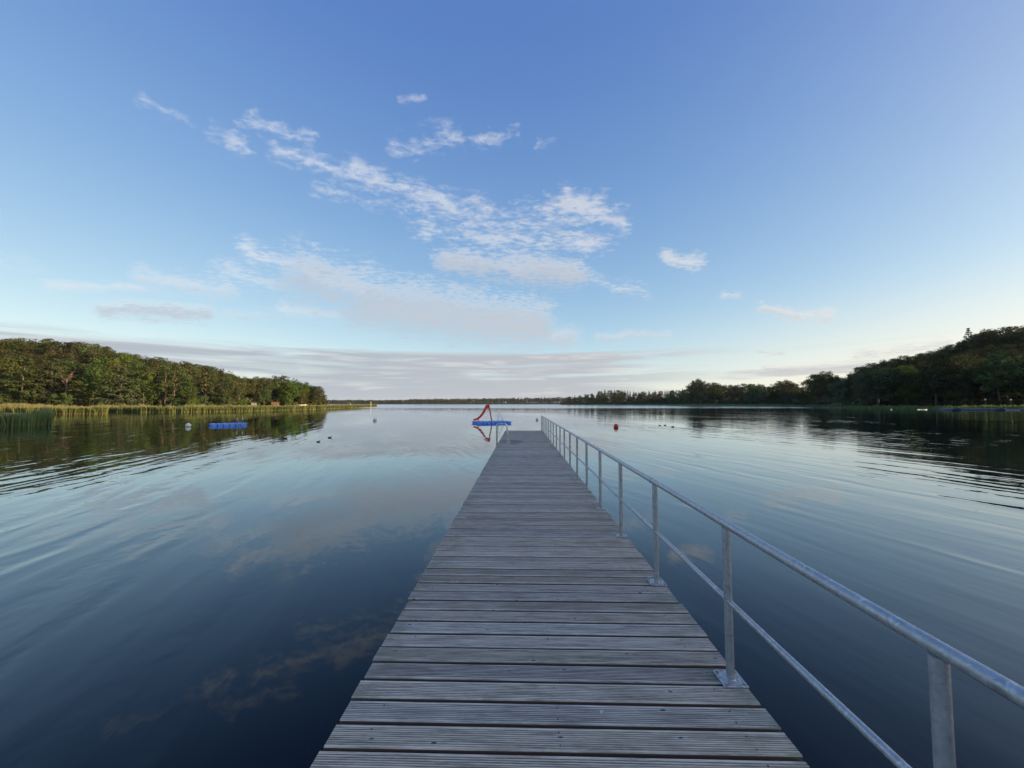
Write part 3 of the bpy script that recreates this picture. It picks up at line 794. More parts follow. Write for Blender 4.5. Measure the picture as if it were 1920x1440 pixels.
def wing(s_):
    mb = MB(); rings = []
    for x, z, w in ((-.20, .085, .006), (-.14, .082, .022), (-.04, .078, .032), (.05, .075, .022), (.085, .068, .006)):
        yb = .088 * math.sqrt(max(0, 1 - ((x + .02) / .20) ** 2)) + .004
        rings.append([(x, s_ * (yb + dy_), z + dz_) for dy_, dz_ in ((.004, w), (.010, 0), (.003, -w), (-.010, 0))])
    mb.quad_strip_ring(rings); return mb.mesh('wing', M_DUCK, True)
WING = {1: wing(1), -1: wing(-1)}
def duck(px, py, rz, label, sc_=1.0):
    p = on_plane(px, py)
    t = thing('duck', label, 'duck', (p.x, p.y, -.012), rz, 'ducks swimming on the lake', me=DUCK); t.scale = (sc_,) * 3
    link('bill', BILL, t); link('wing', WING[1], t); link('wing', WING[-1], t)
duck(531.0, 821.3, 2.6, 'dark duck swimming left of the pier, front one of a close pair', .66)
duck(535.2, 822.6, 2.9, 'dark duck swimming left of the pier, rear one of a close pair', .66)
duck(597, 828.6, 1.2, 'lone dark duck swimming nearest to the pier on its left side', .60)
duck(618.5, 820.8, .1, 'lone dark duck swimming closest to the slide on the left water', .66)
duck(1237, 798.0, 2.9, 'dark duck right of the red buoy, first of three in a row', .70)
duck(1247, 797.6, 3.3, 'dark duck right of the red buoy, middle of three in a row', .72)
duck(1261.5, 800.8, .2, 'dark duck right of the red buoy, last of three in a row', .80)

# ------------------------------------------------------------------ trees
def cards(centers, radii, flat, n_per, size, up_bias=.25, spread=.35, rng=RNG):
    """leaf cards on and in a set of clumps -> verts, quads, tint"""
    C = np.repeat(centers, n_per, 0); RR = np.repeat(radii, n_per)
    n = len(C)
    d = rng.normal(size=(n, 3)); d[:, 2] += up_bias; d /= np.linalg.norm(d, axis=1)[:, None]
    rad = RR * rng.uniform(.55, 1.08, n) ** .7
    off = d * rad[:, None]; off[:, 2] *= flat
    P = C + off
    nrm = d + rng.normal(size=(n, 3)) * spread; nrm[:, 2] += .15; nrm /= np.linalg.norm(nrm, axis=1)[:, None]
    a = np.cross(nrm, rng.normal(size=(n, 3))); a /= np.linalg.norm(a, axis=1)[:, None] + 1e-9
    b = np.cross(nrm, a)
    sz = size * rng.uniform(.55, 1.25, n)
    a *= sz[:, None]; b *= (sz * rng.uniform(.5, .9, n))[:, None]
    V = np.stack([P - a * .5, P - b * .5 + a * .08, P + a * .5, P + b * .5 - a * .05], 1).reshape(-1, 3)
    F = np.arange(n * 4).reshape(n, 4)
    clump = np.repeat(rng.uniform(0, 1, len(centers)), n_per)
    tint = np.clip(.62 * clump + .38 * rng.uniform(.2, .8, n), 0, 1)
    return V, F, tint

def crown_broad(H, r, seed, z0=.16, nb=56, per=74, size=.52, dome=1.0, droop=0.0):
    rng = np.random.default_rng(seed)
    cz = H * (z0 + (1 - z0) * .52); hz = H * (1 - z0) * .5
    # a few main limbs make the crown lobed rather than an egg
    lobes = rng.normal(size=(7, 3)); lobes[:, 2] = rng.permutation(np.linspace(-1.3, 1.3, 7)); lobes /= np.linalg.norm(lobes, axis=1)[:, None]
    cs, rs = [], []
    for i in range(nb):
        L = lobes[i % 7] * rng.uniform(.45, .72)
        q = rng.normal(size=3); q /= np.linalg.norm(q); q *= rng.uniform(.2, 1) ** .5 * .40
        p = L + q
        if i < nb // 6: p = np.array([0, 0, .25]) + q * 1.6
        ln = np.linalg.norm(p)
        if ln > .92: p *= .92 / ln
        w = 1 - .30 * max(0, p[2]) ** 1.5
        cs.append((p[0] * r * w, p[1] * r * w, cz + p[2] * hz * (1.0 if p[2] > 0 else dome) - droop * (abs(p[0]) + abs(p[1])) * hz * .3))
        rs.append(r * rng.uniform(.20, .34))
    cs = np.array(cs); rs = np.array(rs)
    cs[:, 2] = np.clip(cs[:, 2], rs * .55 + H * z0 * .55, H - rs * .8)
    return (*cards(cs, rs, .82, per, size, .3, .26, rng), cs)

def crown_pine(H, r, seed, z0=.34):
    rng = np.random.default_rng(seed); cs, rs = [], []
    nl = 9
    for i in range(nl):
        f = i / (nl - 1); z = H * (z0 + (1 - z0) * f) - .4
        rad = r * (1.0 - .72 * f ** 1.6) * (.75 + .25 * math.sin(f * 9 + seed))
        k = int(5 + 4 * (1 - f)); a0 = rng.uniform(0, 6.28)
        for j in range(k):
            a = a0 + 6.283 * j / k + rng.uniform(-.4, .4); q = rad * rng.uniform(.45, 1.0)
            cs.append((q * math.cos(a), q * math.sin(a), z + rng.uniform(-.5, .5) - q * .06)); rs.append(rng.uniform(.75, 1.35))
    cs.append((0, 0, H - .7)); rs.append(.9)
    return (*cards(np.array(cs), np.array(rs), .42, 56, .50, .5, .3, rng), np.array(cs))

def crown_layered(H, r, seed):
    rng = np.random.default_rng(seed); cs, rs = [], []
    nl = 10
    for i in range(nl):
        f = i / (nl - 1); z = H * (.07 + .90 * f)
        rad = r * (1.0 - .72 * f ** 1.5) * rng.uniform(.75, 1.15)
        k = int(4 + 6 * (1 - f)); a0 = rng.uniform(0, 6.28)
        for j in range(k):
            a = a0 + 6.283 * j / k + rng.uniform(-.3, .3); q = rad * rng.uniform(.55, 1.05)
            cs.append((q * math.cos(a), q * math.sin(a), z + rng.uniform(-.8, .8) - q * .10)); rs.append(rng.uniform(.9, 1.6))
    return (*cards(np.array(cs), np.array(rs), .46, 74, .50, .4, .3, rng), np.array(cs))

def crown_spruce(H, r, seed):
    rng = np.random.default_rng(seed); cs, rs = [], []
    nl = 24
    for i in range(nl):
        f = i / (nl - 1); z = H * (.10 + .88 * f); rad = r * (1 - f) ** .85 + .25
        k = max(1, int(7 * (1 - f) + 2)); a0 = rng.uniform(0, 6.28)
        for j in range(k):
            a = a0 + 6.283 * j / k; q = rad * rng.uniform(.5, .95) * (0 if i == nl - 1 else 1)
            cs.append((q * math.cos(a), q * math.sin(a), z - q * .22)); rs.append(.5 + .75 * (1 - f) * rng.uniform(.7, 1.2))
    return (*cards(np.array(cs), np.array(rs), .6, 32, .46, .1, .5, rng), np.array(cs))

def trunk_mesh(H, top, r0, seed, mat, tips=None, lean=.02, nlimb=6):
    rr = random.Random(seed); mb = MB()
    pts = []; x = y = 0.0
    for i in range(7):
        f = i / 6
        pts.append((x, y, H * top * f - (.5 if i == 0 else 0))); x += rr.uniform(-lean, lean) * H; y += rr.uniform(-lean, lean) * H
    mb.tube(pts, r0, 8, r0 * .28)
    if tips is not None:
        idx = list(range(len(tips))); rr.shuffle(idx)
        for k in idx[:nlimb]:
            tp = Vector(tips[k]); f = min(.92, max(.3, (tp.z / H) * .72 / top)); i0 = f * 6; a = Vector(pts[int(i0)]).lerp(Vector(pts[min(6, int(i0) + 1)]), i0 - int(i0))
            mid = a.lerp(tp, .5) + Vector((0, 0, -.25 if tp.z > a.z else .2))
            mb.tube([a, mid, tp], r0 * .36, 6, r0 * .10)
    return mb.mesh('trunk', mat, True)

PROTO = {}
def add_proto(kind, H, crown, mat, bark, top, r0, seed, **kw):
    V, F, T, cs = crown
    PROTO.setdefault(kind, []).append((np_mesh('crown', V, F, mat, T), trunk_mesh(H, top, r0, seed, bark, cs, **kw), H))
for i in range(4): add_proto('broad', 16.0, crown_broad(16.0, 5.6 + .5 * (i % 2), 100 + i, .05 + .03 * (i % 3)), M_LEAF, M_BARK, .82, .24, 200 + i)
for i in range(3): add_proto('green', 15.0, crown_broad(15.0, 5.6, 120 + i, .03), M_LEAF_G, M_BARK, .8, .22, 220 + i)
for i in range(2): add_proto('russet', 16.0, crown_broad(16.0, 5.5, 130 + i, .08), M_LEAF_R, M_BARK, .8, .22, 230 + i)
for i in range(3): add_proto('pine', 17.0, crown_pine(17.0, 4.2, 140 + i, .34 + .06 * i), M_NEEDLE, M_PINEBARK, .95, .20, 240 + i, lean=.012, nlimb=12)
for i in range(3): add_proto('layered', 14.0, crown_layered(14.0, 4.4, 150 + i), M_NEEDLE, M_BARK, .95, .17, 250 + i, lean=.012, nlimb=10)
for i in range(2): add_proto('spruce', 20.0, crown_spruce(20.0, 4.2, 160 + i), M_SPRUCE, M_BARK, .97, .20, 260 + i, lean=.004, nlimb=0)
for i in range(2): add_proto('willow', 12.0, crown_broad(12.0, 5.0, 170 + i, .03, 48, 86, .44, 1.0, .18), M_WILLOW, M_BARK, .6, .26, 270 + i)
for i in range(2): add_proto('bush', 3.6, crown_broad(3.6, 2.5, 180 + i, .0, 26, 70, .34), M_LEAF_G, M_BARK, .5, .05, 280 + i, nlimb=3)
for i in range(1): add_proto('tall', 26.0, crown_broad(26.0, 7.0, 190 + i, .08, 70, 84, .66), M_LEAF, M_BARK, .85, .30, 290 + i)

KIND_NAME = {'broad': 'broadleaf_tree', 'green': 'broadleaf_tree', 'russet': 'broadleaf_tree', 'pine': 'pine_tree', 'layered': 'pine_tree', 'spruce': 'spruce_tree', 'willow': 'willow_tree', 'bush': 'bush', 'tall': 'broadleaf_tree'}
N_TREE = [0]
def tree(kind, x, y, H, label, group, wide=None, var=None, sink=.15):
    cm, tm, H0 = PROTO[kind][(var if var is not None else N_TREE[0]) % len(PROTO[kind])]
    N_TREE[0] += 1
    z = float(ground_z(np.array([x]), np.array([y]))[0])
    s = H / H0 * 1.06; w = s * (wide if wide else random.uniform(.92, 1.14))
    t = thing(KIND_NAME[kind], label, 'bush' if kind == 'bush' else 'tree', (x, y, z - sink), random.uniform(0, 6.28), group)
    t.scale = (w, w, s)
    link('crown', cm, t); link('trunk', tm, t)
    return t
def put_tree(kind, px, y, ytop, label, group, wide=None, var=None):
    """a tree whose top shows at photo point (px, ytop), standing at depth y"""
    x = (px - CX) / FPX * y
    z = float(ground_z(np.array([x]), np.array([y]))[0])
    H = EYE + (CY - ytop) / FPX * y - z
    return tree(kind, x, y, H, label, group, wide, var)

GL = 'trees along the left wooded shore'; GBL = 'bushes behind the reeds on the left shore'
LEFT_FRONT = [
    ('layered', 12, 118, 671, 'layered olive pine behind the dark reeds, outermost on the left shore', 1.15, 0),
    ('layered', 70, 122, 676, 'layered pine immediately left of the bare dead tree', 1.0, 1),
    ('green', 155, 127, 681, 'big fresh green broadleaf tree right of the bare dead tree', 1.15, 0),
    ('layered', 122, 120, 716, 'low spreading pine at the foot of the bare dead tree', 1.25, 2),
    ('layered', 207, 121, 690, 'wide layered pine with drooping tiers beside the reed bed gap', 1.25, 0),
    ('green', 252, 131, 692, 'rounded green tree between the wide layered pine and the bare trunked pines', 1.0, 1),
    ('pine', 296, 134, 690, 'pine with tall bare orange trunk, first of the bare trunked group', 1.0, 2),
    ('pine', 313, 138, 688, 'pine with tall bare trunk in deep shade, second of the bare trunked group', 1.0, 1),
    ('green', 345, 133, 717, 'short bright green tree right of the bare trunked pines', .85, 2),
    ('pine', 375, 140, 690, 'pine with forked pale trunk above the round bushes', 1.1, 1),
    ('layered', 408, 148, 706, 'tiered olive tree above the round bush on the left shore', .95, 1),
    ('broad', 440, 158, 707, 'tall olive broadleaf tree left of the grey tent roof', .95, 1),
    ('green', 489, 174, 727, 'small round bright green tree standing alone left of the orange hut', .85, 0),
    ('broad', 474, 190, 705, 'dark tree directly behind the small round bright green tree', 1.0, 2),
    ('russet', 506, 193, 706, 'russet brown tree rising behind the orange roofed hut', .95, 0),
    ('broad', 527, 196, 705, 'tall peaked olive tree right of the orange roofed hut', .8, 3),
    ('green', 541, 186, 720, 'broad olive green tree in front of the tall peaked one', .95, 1),
    ('broad', 562, 194, 729, 'rounded tree between the hut and the last dark oak', .85, 0),
    ('broad', 573, 204, 721, 'dark tree just behind the last oak on the left point', .85, 2),
    ('broad', 589, 200, 724, 'dark oak at the tip of the left wooded shore', .95, 1),
]
for k, px, y, yt, lab, w, v in LEFT_FRONT: put_tree(k, px, y, yt, lab, GL, w * (1.2 if px > 470 else 1.0), v)
for px, y, yt, lab in ((92, 114, 737, 'round pale green bush behind the reeds below the dead tree'), (318, 126, 746, 'low bush at the foot of the bare trunked pines'),
                       (368, 129, 741, 'rounded willowy bush right of the short bright green tree'), (352, 127, 744, 'dense bush left of the rounded willowy bush'),
                       (414, 143, 744, 'round pale bush below the tiered olive tree'), (446, 150, 748, 'low wide bush left of the grey tent roof')):
    put_tree('bush', px, y, yt, lab, GBL)

FILLED = []
def fill(PXs, FD, SPX, SY, px0, px1, rows, spacing, kinds, place, group, hmin, hmax, anchors, upper):
    """rows of trees on rising ground behind the shore trees; recorded so that each gets a label of its own"""
    n = 0; recs = []
    for ri, m in enumerate(rows):
        px = px0 + random.uniform(0, 8)
        while px < px1:
            d = float(np.interp(px, PXs, FD)) * m
            step = spacing * FPX / d * (d / math.hypot(d, (px - CX) / FPX * d)) * random.uniform(.75, 1.25)
            dd = d + random.uniform(-2.5, 2.5)
            x = (px - CX) / FPX * dd
            zg = float(ground_z(np.array([x]), np.array([dd]))[0])
            room = float(sky_z(px, dd, SPX, SY)) - zg
            last = ri >= len(rows) - 2
            H = room * random.uniform(.93, 1.03) if last else min(random.uniform(hmin, hmax), room * random.uniform(.84, .97))
            if last: H = min(H, hmax * 1.35)
            if H > 4.0 and zg > .1:
                ks = kinds(px, last) if callable(kinds) else kinds
                k = random.choices([q for q, _ in ks], [w for _, w in ks])[0]
                wide = random.uniform(.95, 1.2) * (1.15 if H < 12 else 1.0)
                t = tree(k, x, dd, H, '', group, wide)
                an = min(anchors, key=lambda q: abs(q[0] - px))[1]
                recs.append((KW[k], ('on the skyline ' if ri == len(rows) - 1 else 'high up ' if ri == len(rows) - 2 else 'low down ') + upper + ' ' + an, px, t)); n += 1
            px += step
    by = {}
    for kw, pl, px, t in recs: by.setdefault((kw, pl), []).append((px, t))
    ordn = ['first', 'second', 'third', 'fourth', 'fifth', 'sixth', 'seventh', 'eighth', 'ninth', 'tenth', 'eleventh', 'twelfth']
    for (kw, pl), L in by.items():
        L.sort(key=lambda q: q[0])
        for i, (px, t) in enumerate(L):
            tail = '' if len(L) == 1 else ', ' + (ordn[i] + ' from left' if len(L) > 2 else ('left one', 'right one')[i])
            t['label'] = kw + ' ' + pl + tail
    return n
KW = {'broad': 'olive tree', 'green': 'green tree', 'russet': 'brownish tree', 'pine': 'pine', 'layered': 'tiered pine', 'spruce': 'pointed spruce', 'willow': 'pale willow', 'tall': 'tall dark tree'}
nl = fill(LF_PX, LF_D, LS_PX, LS_Y, -30, 470, [1.08, 1.18, 1.30, 1.42], 6.9,
          [('broad', 5), ('green', 3), ('russet', 1.0)], '', 'trees massed on the left hillside', 11, 16,
          [(12, 'the outermost left pine'), (95, 'the bare dead tree'), (155, 'the big fresh green tree'), (207, 'the wide drooping pine'), (252, 'the rounded green tree'),
           (305, 'the bare trunked pines'), (345, 'the short bright green tree'), (375, 'the forked pale trunk'), (408, 'the tiered olive tree'), (445, 'the grey tent roof')], 'above')
nl += fill(LF_PX, LF_D, LS_PX, LS_Y, 462, 590, [1.05, 1.12], 6.5, [('broad', 5), ('green', 2), ('russet', 1)], '', 'trees massed on the left point', 9, 14,
           [(489, 'the lone bright green tree'), (510, 'the orange roofed hut'), (541, 'the broad olive green tree'), (585, 'the dark oak')], 'behind')

GR = 'trees along the right wooded shore'
RIGHT_FRONT = [
    ('tall', 1308, 428, 711, 'tall pale topped tree standing highest on the far right shore', 1.15, 0),
    ('pine', 1297, 432, 717, 'slim lollipop shaped tree leaning left of the tall pale topped tree', .7, 0),
    ('broad', 1338, 420, 722, 'dark wide tree right of the tall pale topped tree', 1.1, 1),
    ('willow', 1416, 392, 720, 'pale domed willow on the right shore beside the bay', 1.0, 0),
    ('willow', 1398, 396, 732, 'smaller willow leaning against the pale domed one', .9, 1),
    ('broad', 1468, 372, 714, 'single dark dome shaped tree right of the pale willow', 1.15, 2),
    ('tall', 1541, 268, 698, 'dark high crowned tree at the head of the right bay', .95, 0),
    ('broad', 1521, 280, 705, 'dark tree left of the high crowned tree at the bay', .85, 3),
    ('willow', 1566, 240, 711, 'grey green willow right of the high crowned bay tree', .9, 1),
    ('willow', 1632, 190, 678, 'large grey green willow on the right headland', 1.0, 0),
    ('willow', 1610, 192, 700, 'lower willow drooping to the water at the headland tip', .9, 1),
    ('spruce', 1800, 200, 622, 'pointed spruce poking above the right ridge skyline', 1.0, 0),
    ('green', 1680, 184, 688, 'dark green shore tree just right of the headland willow', 1.15, 2),
    ('broad', 1735, 172, 676, 'dark shore tree above the left end of the blue jetty', 1.2, 1),
    ('broad', 1790, 166, 668, 'dark shore tree above the middle of the blue jetty', 1.2, 3),
    ('green', 1850, 158, 664, 'dark green shore tree above the right end of the blue jetty', 1.2, 0),
    ('broad', 1905, 154, 655, 'outermost dark tree on the right shore at the picture edge', 1.2, 2),
]
for k, px, y, yt, lab, w, v in RIGHT_FRONT: put_tree(k, px, y, yt, lab, GR, w, v)
nr = fill(RF_PX, RF_D, RS_PX, RS_Y, 1585, 1975, [1.05, 1.14, 1.24, 1.34, 1.44], 9.2, [('broad', 6), ('green', 2), ('tall', 2)], '', 'trees massed on the right ridge', 12, 17,
          [(1615, 'the right headland willows'), (1680, 'the shore tree by the willow'), (1711, 'the white dinghy'), (1760, 'the left jetty end'), (1800, 'the pointed ridge spruce'), (1823, 'the left lamp post'), (1868, 'the right lamp post'), (1910, 'the right picture edge')], 'above')
nr += fill(RF_PX, RF_D, RS_PX, RS_Y, 1290, 1590, [1.03, 1.12, 1.22], 10.5, [('broad', 6), ('green', 2), ('willow', 1)], '', 'trees around the right bay', 12, 17,
           [(1308, 'the tall pale topped tree'), (1338, 'the dark wide tree'), (1416, 'the pale domed willow'), (1468, 'the single dark dome'), (1530, 'the high crowned bay tree'), (1566, 'the grey green bay willow')], 'behind')
nr += fill(RF_PX, RF_D, RS_PX, RS_Y, 1050, 1292, [1.015, 1.06, 1.11], 10.0, lambda px, last: [('broad', 4), ('spruce', 7 if last and 1100 < px < 1280 else 2), ('pine', 1), ('green', 3)], '', 'trees in the distant strip right of the pier', 11, 18,
           [(1060, 'the left tip of the wood strip'), (1110, 'the water left of the red buoy'), (1155, 'the red buoy'), (1195, 'the water right of the red buoy'), (1245, 'the three ducks'), (1285, 'the slim lollipop tree')], 'beyond')
print('TREES', nl, nr, N_TREE[0])

# bare dead tree
x = (100 - CX) / FPX * 121.0; z = float(ground_z(np.array([x]), np.array([121.0]))[0])
dt = thing('dead_tree', 'bare orange brown dead tree among the left shore pines', 'tree', (x, 121.0, z - .1))
mb = MB(); mb.tube([(0, 0, -.3), (.1, 0, 4), (-.05, .1, 7.4), (.15, 0, 9.6)], .24, 8, .12); mb.build('trunk', M_DEAD, dt, True)
rr = random.Random(5)
for k in range(9):
    a = rr.uniform(0, 6.28); z0 = rr.uniform(7.0, 9.4); l = rr.uniform(1.4, 2.6)
    p0 = Vector((.02, .02, z0)); p1 = p0 + Vector((math.cos(a) * l * .4, math.sin(a) * l * .4, l * .35)); p2 = p0 + Vector((math.cos(a) * l * .6, math.sin(a) * l * .6, l * 1.05))
    mb = MB(); mb.tube([p0, p1, p2], .07, 6, .02)
    for q in range(3):
        a2 = a + rr.uniform(-1, 1)
        mb.tube([p1.lerp(p2, .3 + .25 * q), p1.lerp(p2, .3 + .25 * q) + Vector((math.cos(a2) * .6, math.sin(a2) * .6, .7))], .032, 5, .012)
    mb.build('branch', M_DEAD, dt, True)

# the wood that goes on past the right edge of the view and behind it
def mass(name, spots, mat, nb, per, size, seed):
    rng = np.random.default_rng(seed); Vs, Fs, Ts = [], [], []; o = 0
    for (x, y, z, H, r) in spots:
        V, F, T, _ = crown_broad(H, r, int(rng.integers(1e6)), .05, nb, per, size)
        V = V + np.array([x, y, z]); Vs.append(V); Fs.append(F + o); Ts.append(T); o += len(V)
    ob = link(name, np_mesh(name, np.concatenate(Vs), np.concatenate(Fs), mat, np.concatenate(Ts))); ob['kind'] = 'stuff'
    return ob
spots = []
rr = random.Random(3)
for i in range(7):
    for yb in np.arange(-70, 132, 9.0):
        sx = np.interp(yb, [-70, -30, 10, 50, 96, 138], [98, 101, 109, 121, 152, 190]) + 3 + i * 9.0 + rr.uniform(-2.5, 2.5)
        y = yb + rr.uniform(-3, 3)
        if CX + FPX * sx / max(y, 1) < 1990 and y > 20: continue
        z = float(ground_z(np.array([sx]), np.array([y]))[0])
        spots.append((sx, y, z - .2, rr.uniform(24, 30), rr.uniform(5.4, 6.6)))
mass('woodland', spots, M_LEAF, 36, 44, .95, 21)

# dark shrub layer under the trees
ug = []
rr = random.Random(8)
for PXs, FD, a0, a1, st_, ms in ((LF_PX, LF_D, -40, 604, 5.0, (1.02, 1.07)), (RF_PX, RF_D, 1585, 1960, 6.0, (1.03, 1.09)), (RF_PX, RF_D, 1290, 1585, 4.5, (1.01, 1.05)), (RF_PX, RF_D, 1052, 1292, 3.2, (1.0, 1.035, 1.07))):
    for m in ms:
        px = a0
        while px < a1:
            d = float(np.interp(px, PXs, FD)) * m + rr.uniform(-2, 2); x = (px - CX) / FPX * d
            z = float(ground_z(np.array([x]), np.array([d]))[0])
            if z > .1: ug.append((x, d, z - .3, rr.uniform(2.2, 4.2) * (1.5 if d > 350 else 1), rr.uniform(2.2, 3.4) * (1.5 if d > 350 else 1)))
            px += st_ * rr.uniform(.7, 1.3) * 3.2 * 120 / d * (2.0 if d > 350 else 1)
for a0, a1, m, PXs, FD, hh in ((430, 604, 1.09, LF_PX, LF_D, (5, 8)), (430, 604, 1.15, LF_PX, LF_D, (6, 9)), (1052, 1296, 1.10, RF_PX, RF_D, (8, 13))):
    px = a0
    while px < a1:
        d = float(np.interp(px, PXs, FD)) * m; x = (px - CX) / FPX * d
        z = float(ground_z(np.array([x]), np.array([d]))[0])
        top = float(sky_z(px, d, LS_PX if PXs is LF_PX else RS_PX, LS_Y if PXs is LF_PX else RS_Y)) - z
        ug.append((x, d, z - .3, max(3.0, min(rr.uniform(*hh), top * .8)), rr.uniform(3.0, 4.2)))
        px += 3.2 * FPX / d * rr.uniform(.7, 1.2)
mass('undergrowth', ug, M_LEAF, 12, 44, .62, 22)

# far wooded shore beyond the lake, one mass
spots_d, spots_o = [], []
for row in range(3):
    xx = -860.0
    while xx < 330:
        y = float(np.interp(xx, [-900, -500, 0, 300], [1480, 1500, 1520, 1480])) + 8 + row * 26 + rr.uniform(-8, 8)
        px = CX + FPX * xx / y
        ys = float(np.interp(px, [560, 600, 700, 750, 770, 830, 880, 960, 1050, 1140], [748, 748.5, 749.5, 748.5, 747, 746.5, 746, 745.2, 744, 743]))
        z = float(ground_z(np.array([xx]), np.array([y]))[0])
        H = (EYE + (CY - ys) / FPX * y - z) * rr.uniform(.84, 1.03)
        spots_d.append((xx, y, z - .5, max(8, H), rr.uniform(5.0, 8.0)))
        xx += rr.uniform(5.5, 9.5)
M_FAR = foliage('far_leaf', (.050, .060, .028), (.115, .105, .050))
mass('far_woods', spots_d, M_FAR, 16, 10, 4.0, 31)

# ------------------------------------------------------------------ reeds
def reeds(name, pts, depth, n, h0, h1, width, seed, mat=None):
    """blades along a front polyline; depth metres towards the land side (given as vectors per point)"""
    rng = np.random.default_rng(seed)
    P = np.array([p[:2] for p in pts], float); D = np.array(depth, float)
    seg = np.linalg.norm(np.diff(P, axis=0), axis=1); cum = np.concatenate([[0], np.cumsum(seg)])
    t = rng.uniform(0, cum[-1], n)
    i = np.clip(np.searchsorted(cum, t) - 1, 0, len(seg) - 1); f = ((t - cum[i]) / seg[i])[:, None]
    base = P[i] * (1 - f) + P[i + 1] * f; dv = D[i] * (1 - f) + D[i + 1] * f
    k = rng.uniform(0, 1, n)
    wob = .8 * np.sin(t * .9) + .5 * np.sin(t * 2.3 + 1)
    b = base + dv * (k[:, None]) + (dv / (np.linalg.norm(dv, axis=1)[:, None] + 1e-6)) * (wob * .5)[:, None]
    lump = .5 + .25 * np.sin(b[:, 0] * .8) + .25 * np.sin(b[:, 1] * .55 + b[:, 0] * .3)
    h = rng.uniform(h0, h1, n) * (.82 + .28 * lump)
    zb = np.maximum(ground_z(b[:, 0], b[:, 1]), -.25)
    a = rng.uniform(0, 6.283, n); w = width * rng.uniform(.6, 1.3, n)
    lean = rng.normal(0, .16, (n, 2)) * h[:, None]
    dxy = np.stack([np.cos(a), np.sin(a)], 1) * w[:, None] * .5
    h = h * np.where(rng.uniform(0, 1, n) < .06, rng.uniform(1.1, 1.3, n), 1.0) * (.80 + .35 * (.5 + .5 * np.sin(t * 1.7 + np.sin(t * .6) * 2)) * rng.uniform(.6, 1, n))
    z0 = zb; z1 = np.maximum(zb, 0) + h * .62; z2 = np.maximum(zb, 0) + h
    V = np.stack([np.column_stack([b - dxy, z0]), np.column_stack([b + dxy, z0]),
                  np.column_stack([b + dxy * 1.2 + lean * .4, z1]), np.column_stack([b - dxy * 1.2 + lean * .4, z1]),
                  np.column_stack([b + lean * 1.0 + dxy * .25, z2]), np.column_stack([b + lean * 1.0 - dxy * .25, z2])], 1).reshape(-1, 3)
    o = np.arange(n)[:, None] * 6
    F = np.concatenate([o + np.array([[0, 1, 2, 3]]), o + np.array([[3, 2, 4, 5]])], 0)
    T = np.tile(rng.uniform(0, 1, n), 2)
    ob = link(name, np_mesh(name, V, F, mat or M_REED, T)); ob['kind'] = 'stuff'
    return ob
w1 = [on_plane(-160, 803), on_plane(0, 800), on_plane(60, 799), on_plane(98, 797)]
reeds('reed_bed', [(p.x, p.y) for p in w1], [(-12, 6), (-12, 5), (-10, 6), (-7, 5)], 14000, .85, 1.55, .045, 1, M_REED_G)
pA = [on_plane(-120, 779), on_plane(0, 777), on_plane(110, 776.2), on_plane(180, 775.8), on_plane(204, 775)]
reeds('reed_bed', [(p.x, p.y) for p in pA], [(-10, 14), (-14, 18), (-20, 18), (-22, 14), (-8, 6)], 22000, 1.3, 1.75, .07, 2)
pB = [on_plane(196, 772.6), on_plane(280, 773), on_plane(350, 772.8), on_plane(450, 771.2), on_plane(530, 769.3), on_plane(600, 767.4), on_plane(650, 765.2), on_plane(690, 763.2), (-120, 318)]
reeds('reed_bed', [(p[0], p[1]) for p in pB], [(-16, 12), (-16, 14), (-14, 12), (-14, 12), (-11, 13), (-9, 14), (-9, 10), (-8, 8), (-3, 4)], 42000, 1.2, 1.7, .11, 3)
pR = [(186, 140), (167, 150), (164, 178), (163, 191), (198, 240), (224, 330), (203, 372), (184, 422), (188, 600), (118, 638), (70, 688)]
reeds('shore_sedge', pR, [(4, 3), (6, 3), (6, 3), (8, 4), (6, -3), (8, 0), (6, 5), (8, 4), (10, 4), (6, 8), (6, 6)], 26000, .5, 1.5, .20, 4, M_REED_G)

# ------------------------------------------------------------------ small things on the left shore
def gz(x, y): return float(ground_z(np.array([x]), np.array([y]))[0])
M_TILE = plain('orange_roof', (.27, .105, .05), .8, 0, .2, 3)
M_WALL = plain('render_wall', (.20, .15, .11), .85, 0, .1, 2)
M_TENT = plain('grey_canvas', (.20, .19, .17), .8, 0, .1, 2)
M_DOOR = plain('brown_door', (.12, .07, .04), .7)
y = 180.0; x = (510 - CX) / FPX * y; z = gz(x, y)
hut = thing('hut', 'small hut with orange tiled roof below the russet tree', 'hut', (x, y, z), .35)
hut.scale = (.72, .72, .72)
mb = MB(); mb.box((0, 0, .75), (3.6, 2.8, 1.9)); mb.build('wall', M_WALL, hut)
mb = MB()
for s_ in (-1, 1):
    a = [(-2.1, s_ * 1.75, 1.62), (2.1, s_ * 1.75, 1.62), (2.1, s_ * .02, 2.75), (-2.1, s_ * .02, 2.75)]
    mb.quad_strip_ring([a, [(p[0], p[1], p[2] + .12) for p in a]])
mb.build('roof', M_TILE, hut)
mb = MB(); mb.box((.9, -1.42, .62), (.8, .05, 1.6)); mb.build('door', M_DOOR, hut)
mb = MB(); mb.box((-.8, -1.42, .95), (.9, .05, .7)); mb.build('window', plain('dark_glass', (.03, .035, .04), .1), hut)
mb = MB(); mb.box((-1.0, .5, 2.55), (.4, .4, .9)); mb.build('chimney', M_TILE, hut)
y = 168.0; x = (469 - CX) / FPX * y; z = gz(x, y)
tent = thing('tent', 'low grey canvas tent left of the small round bright green tree', 'tent', (x, y, z), .5)
tent.scale = (.65, .65, .65)
mb = MB(); mb.quad_strip_ring([[(-1.6, -1.1, 0), (-1.6, 1.1, 0), (-1.6, .0, 2.0)], [(1.6, -1.1, 0), (1.6, 1.1, 0), (1.6, .0, 1.7)]]); mb.build('canvas', M_TENT, tent)
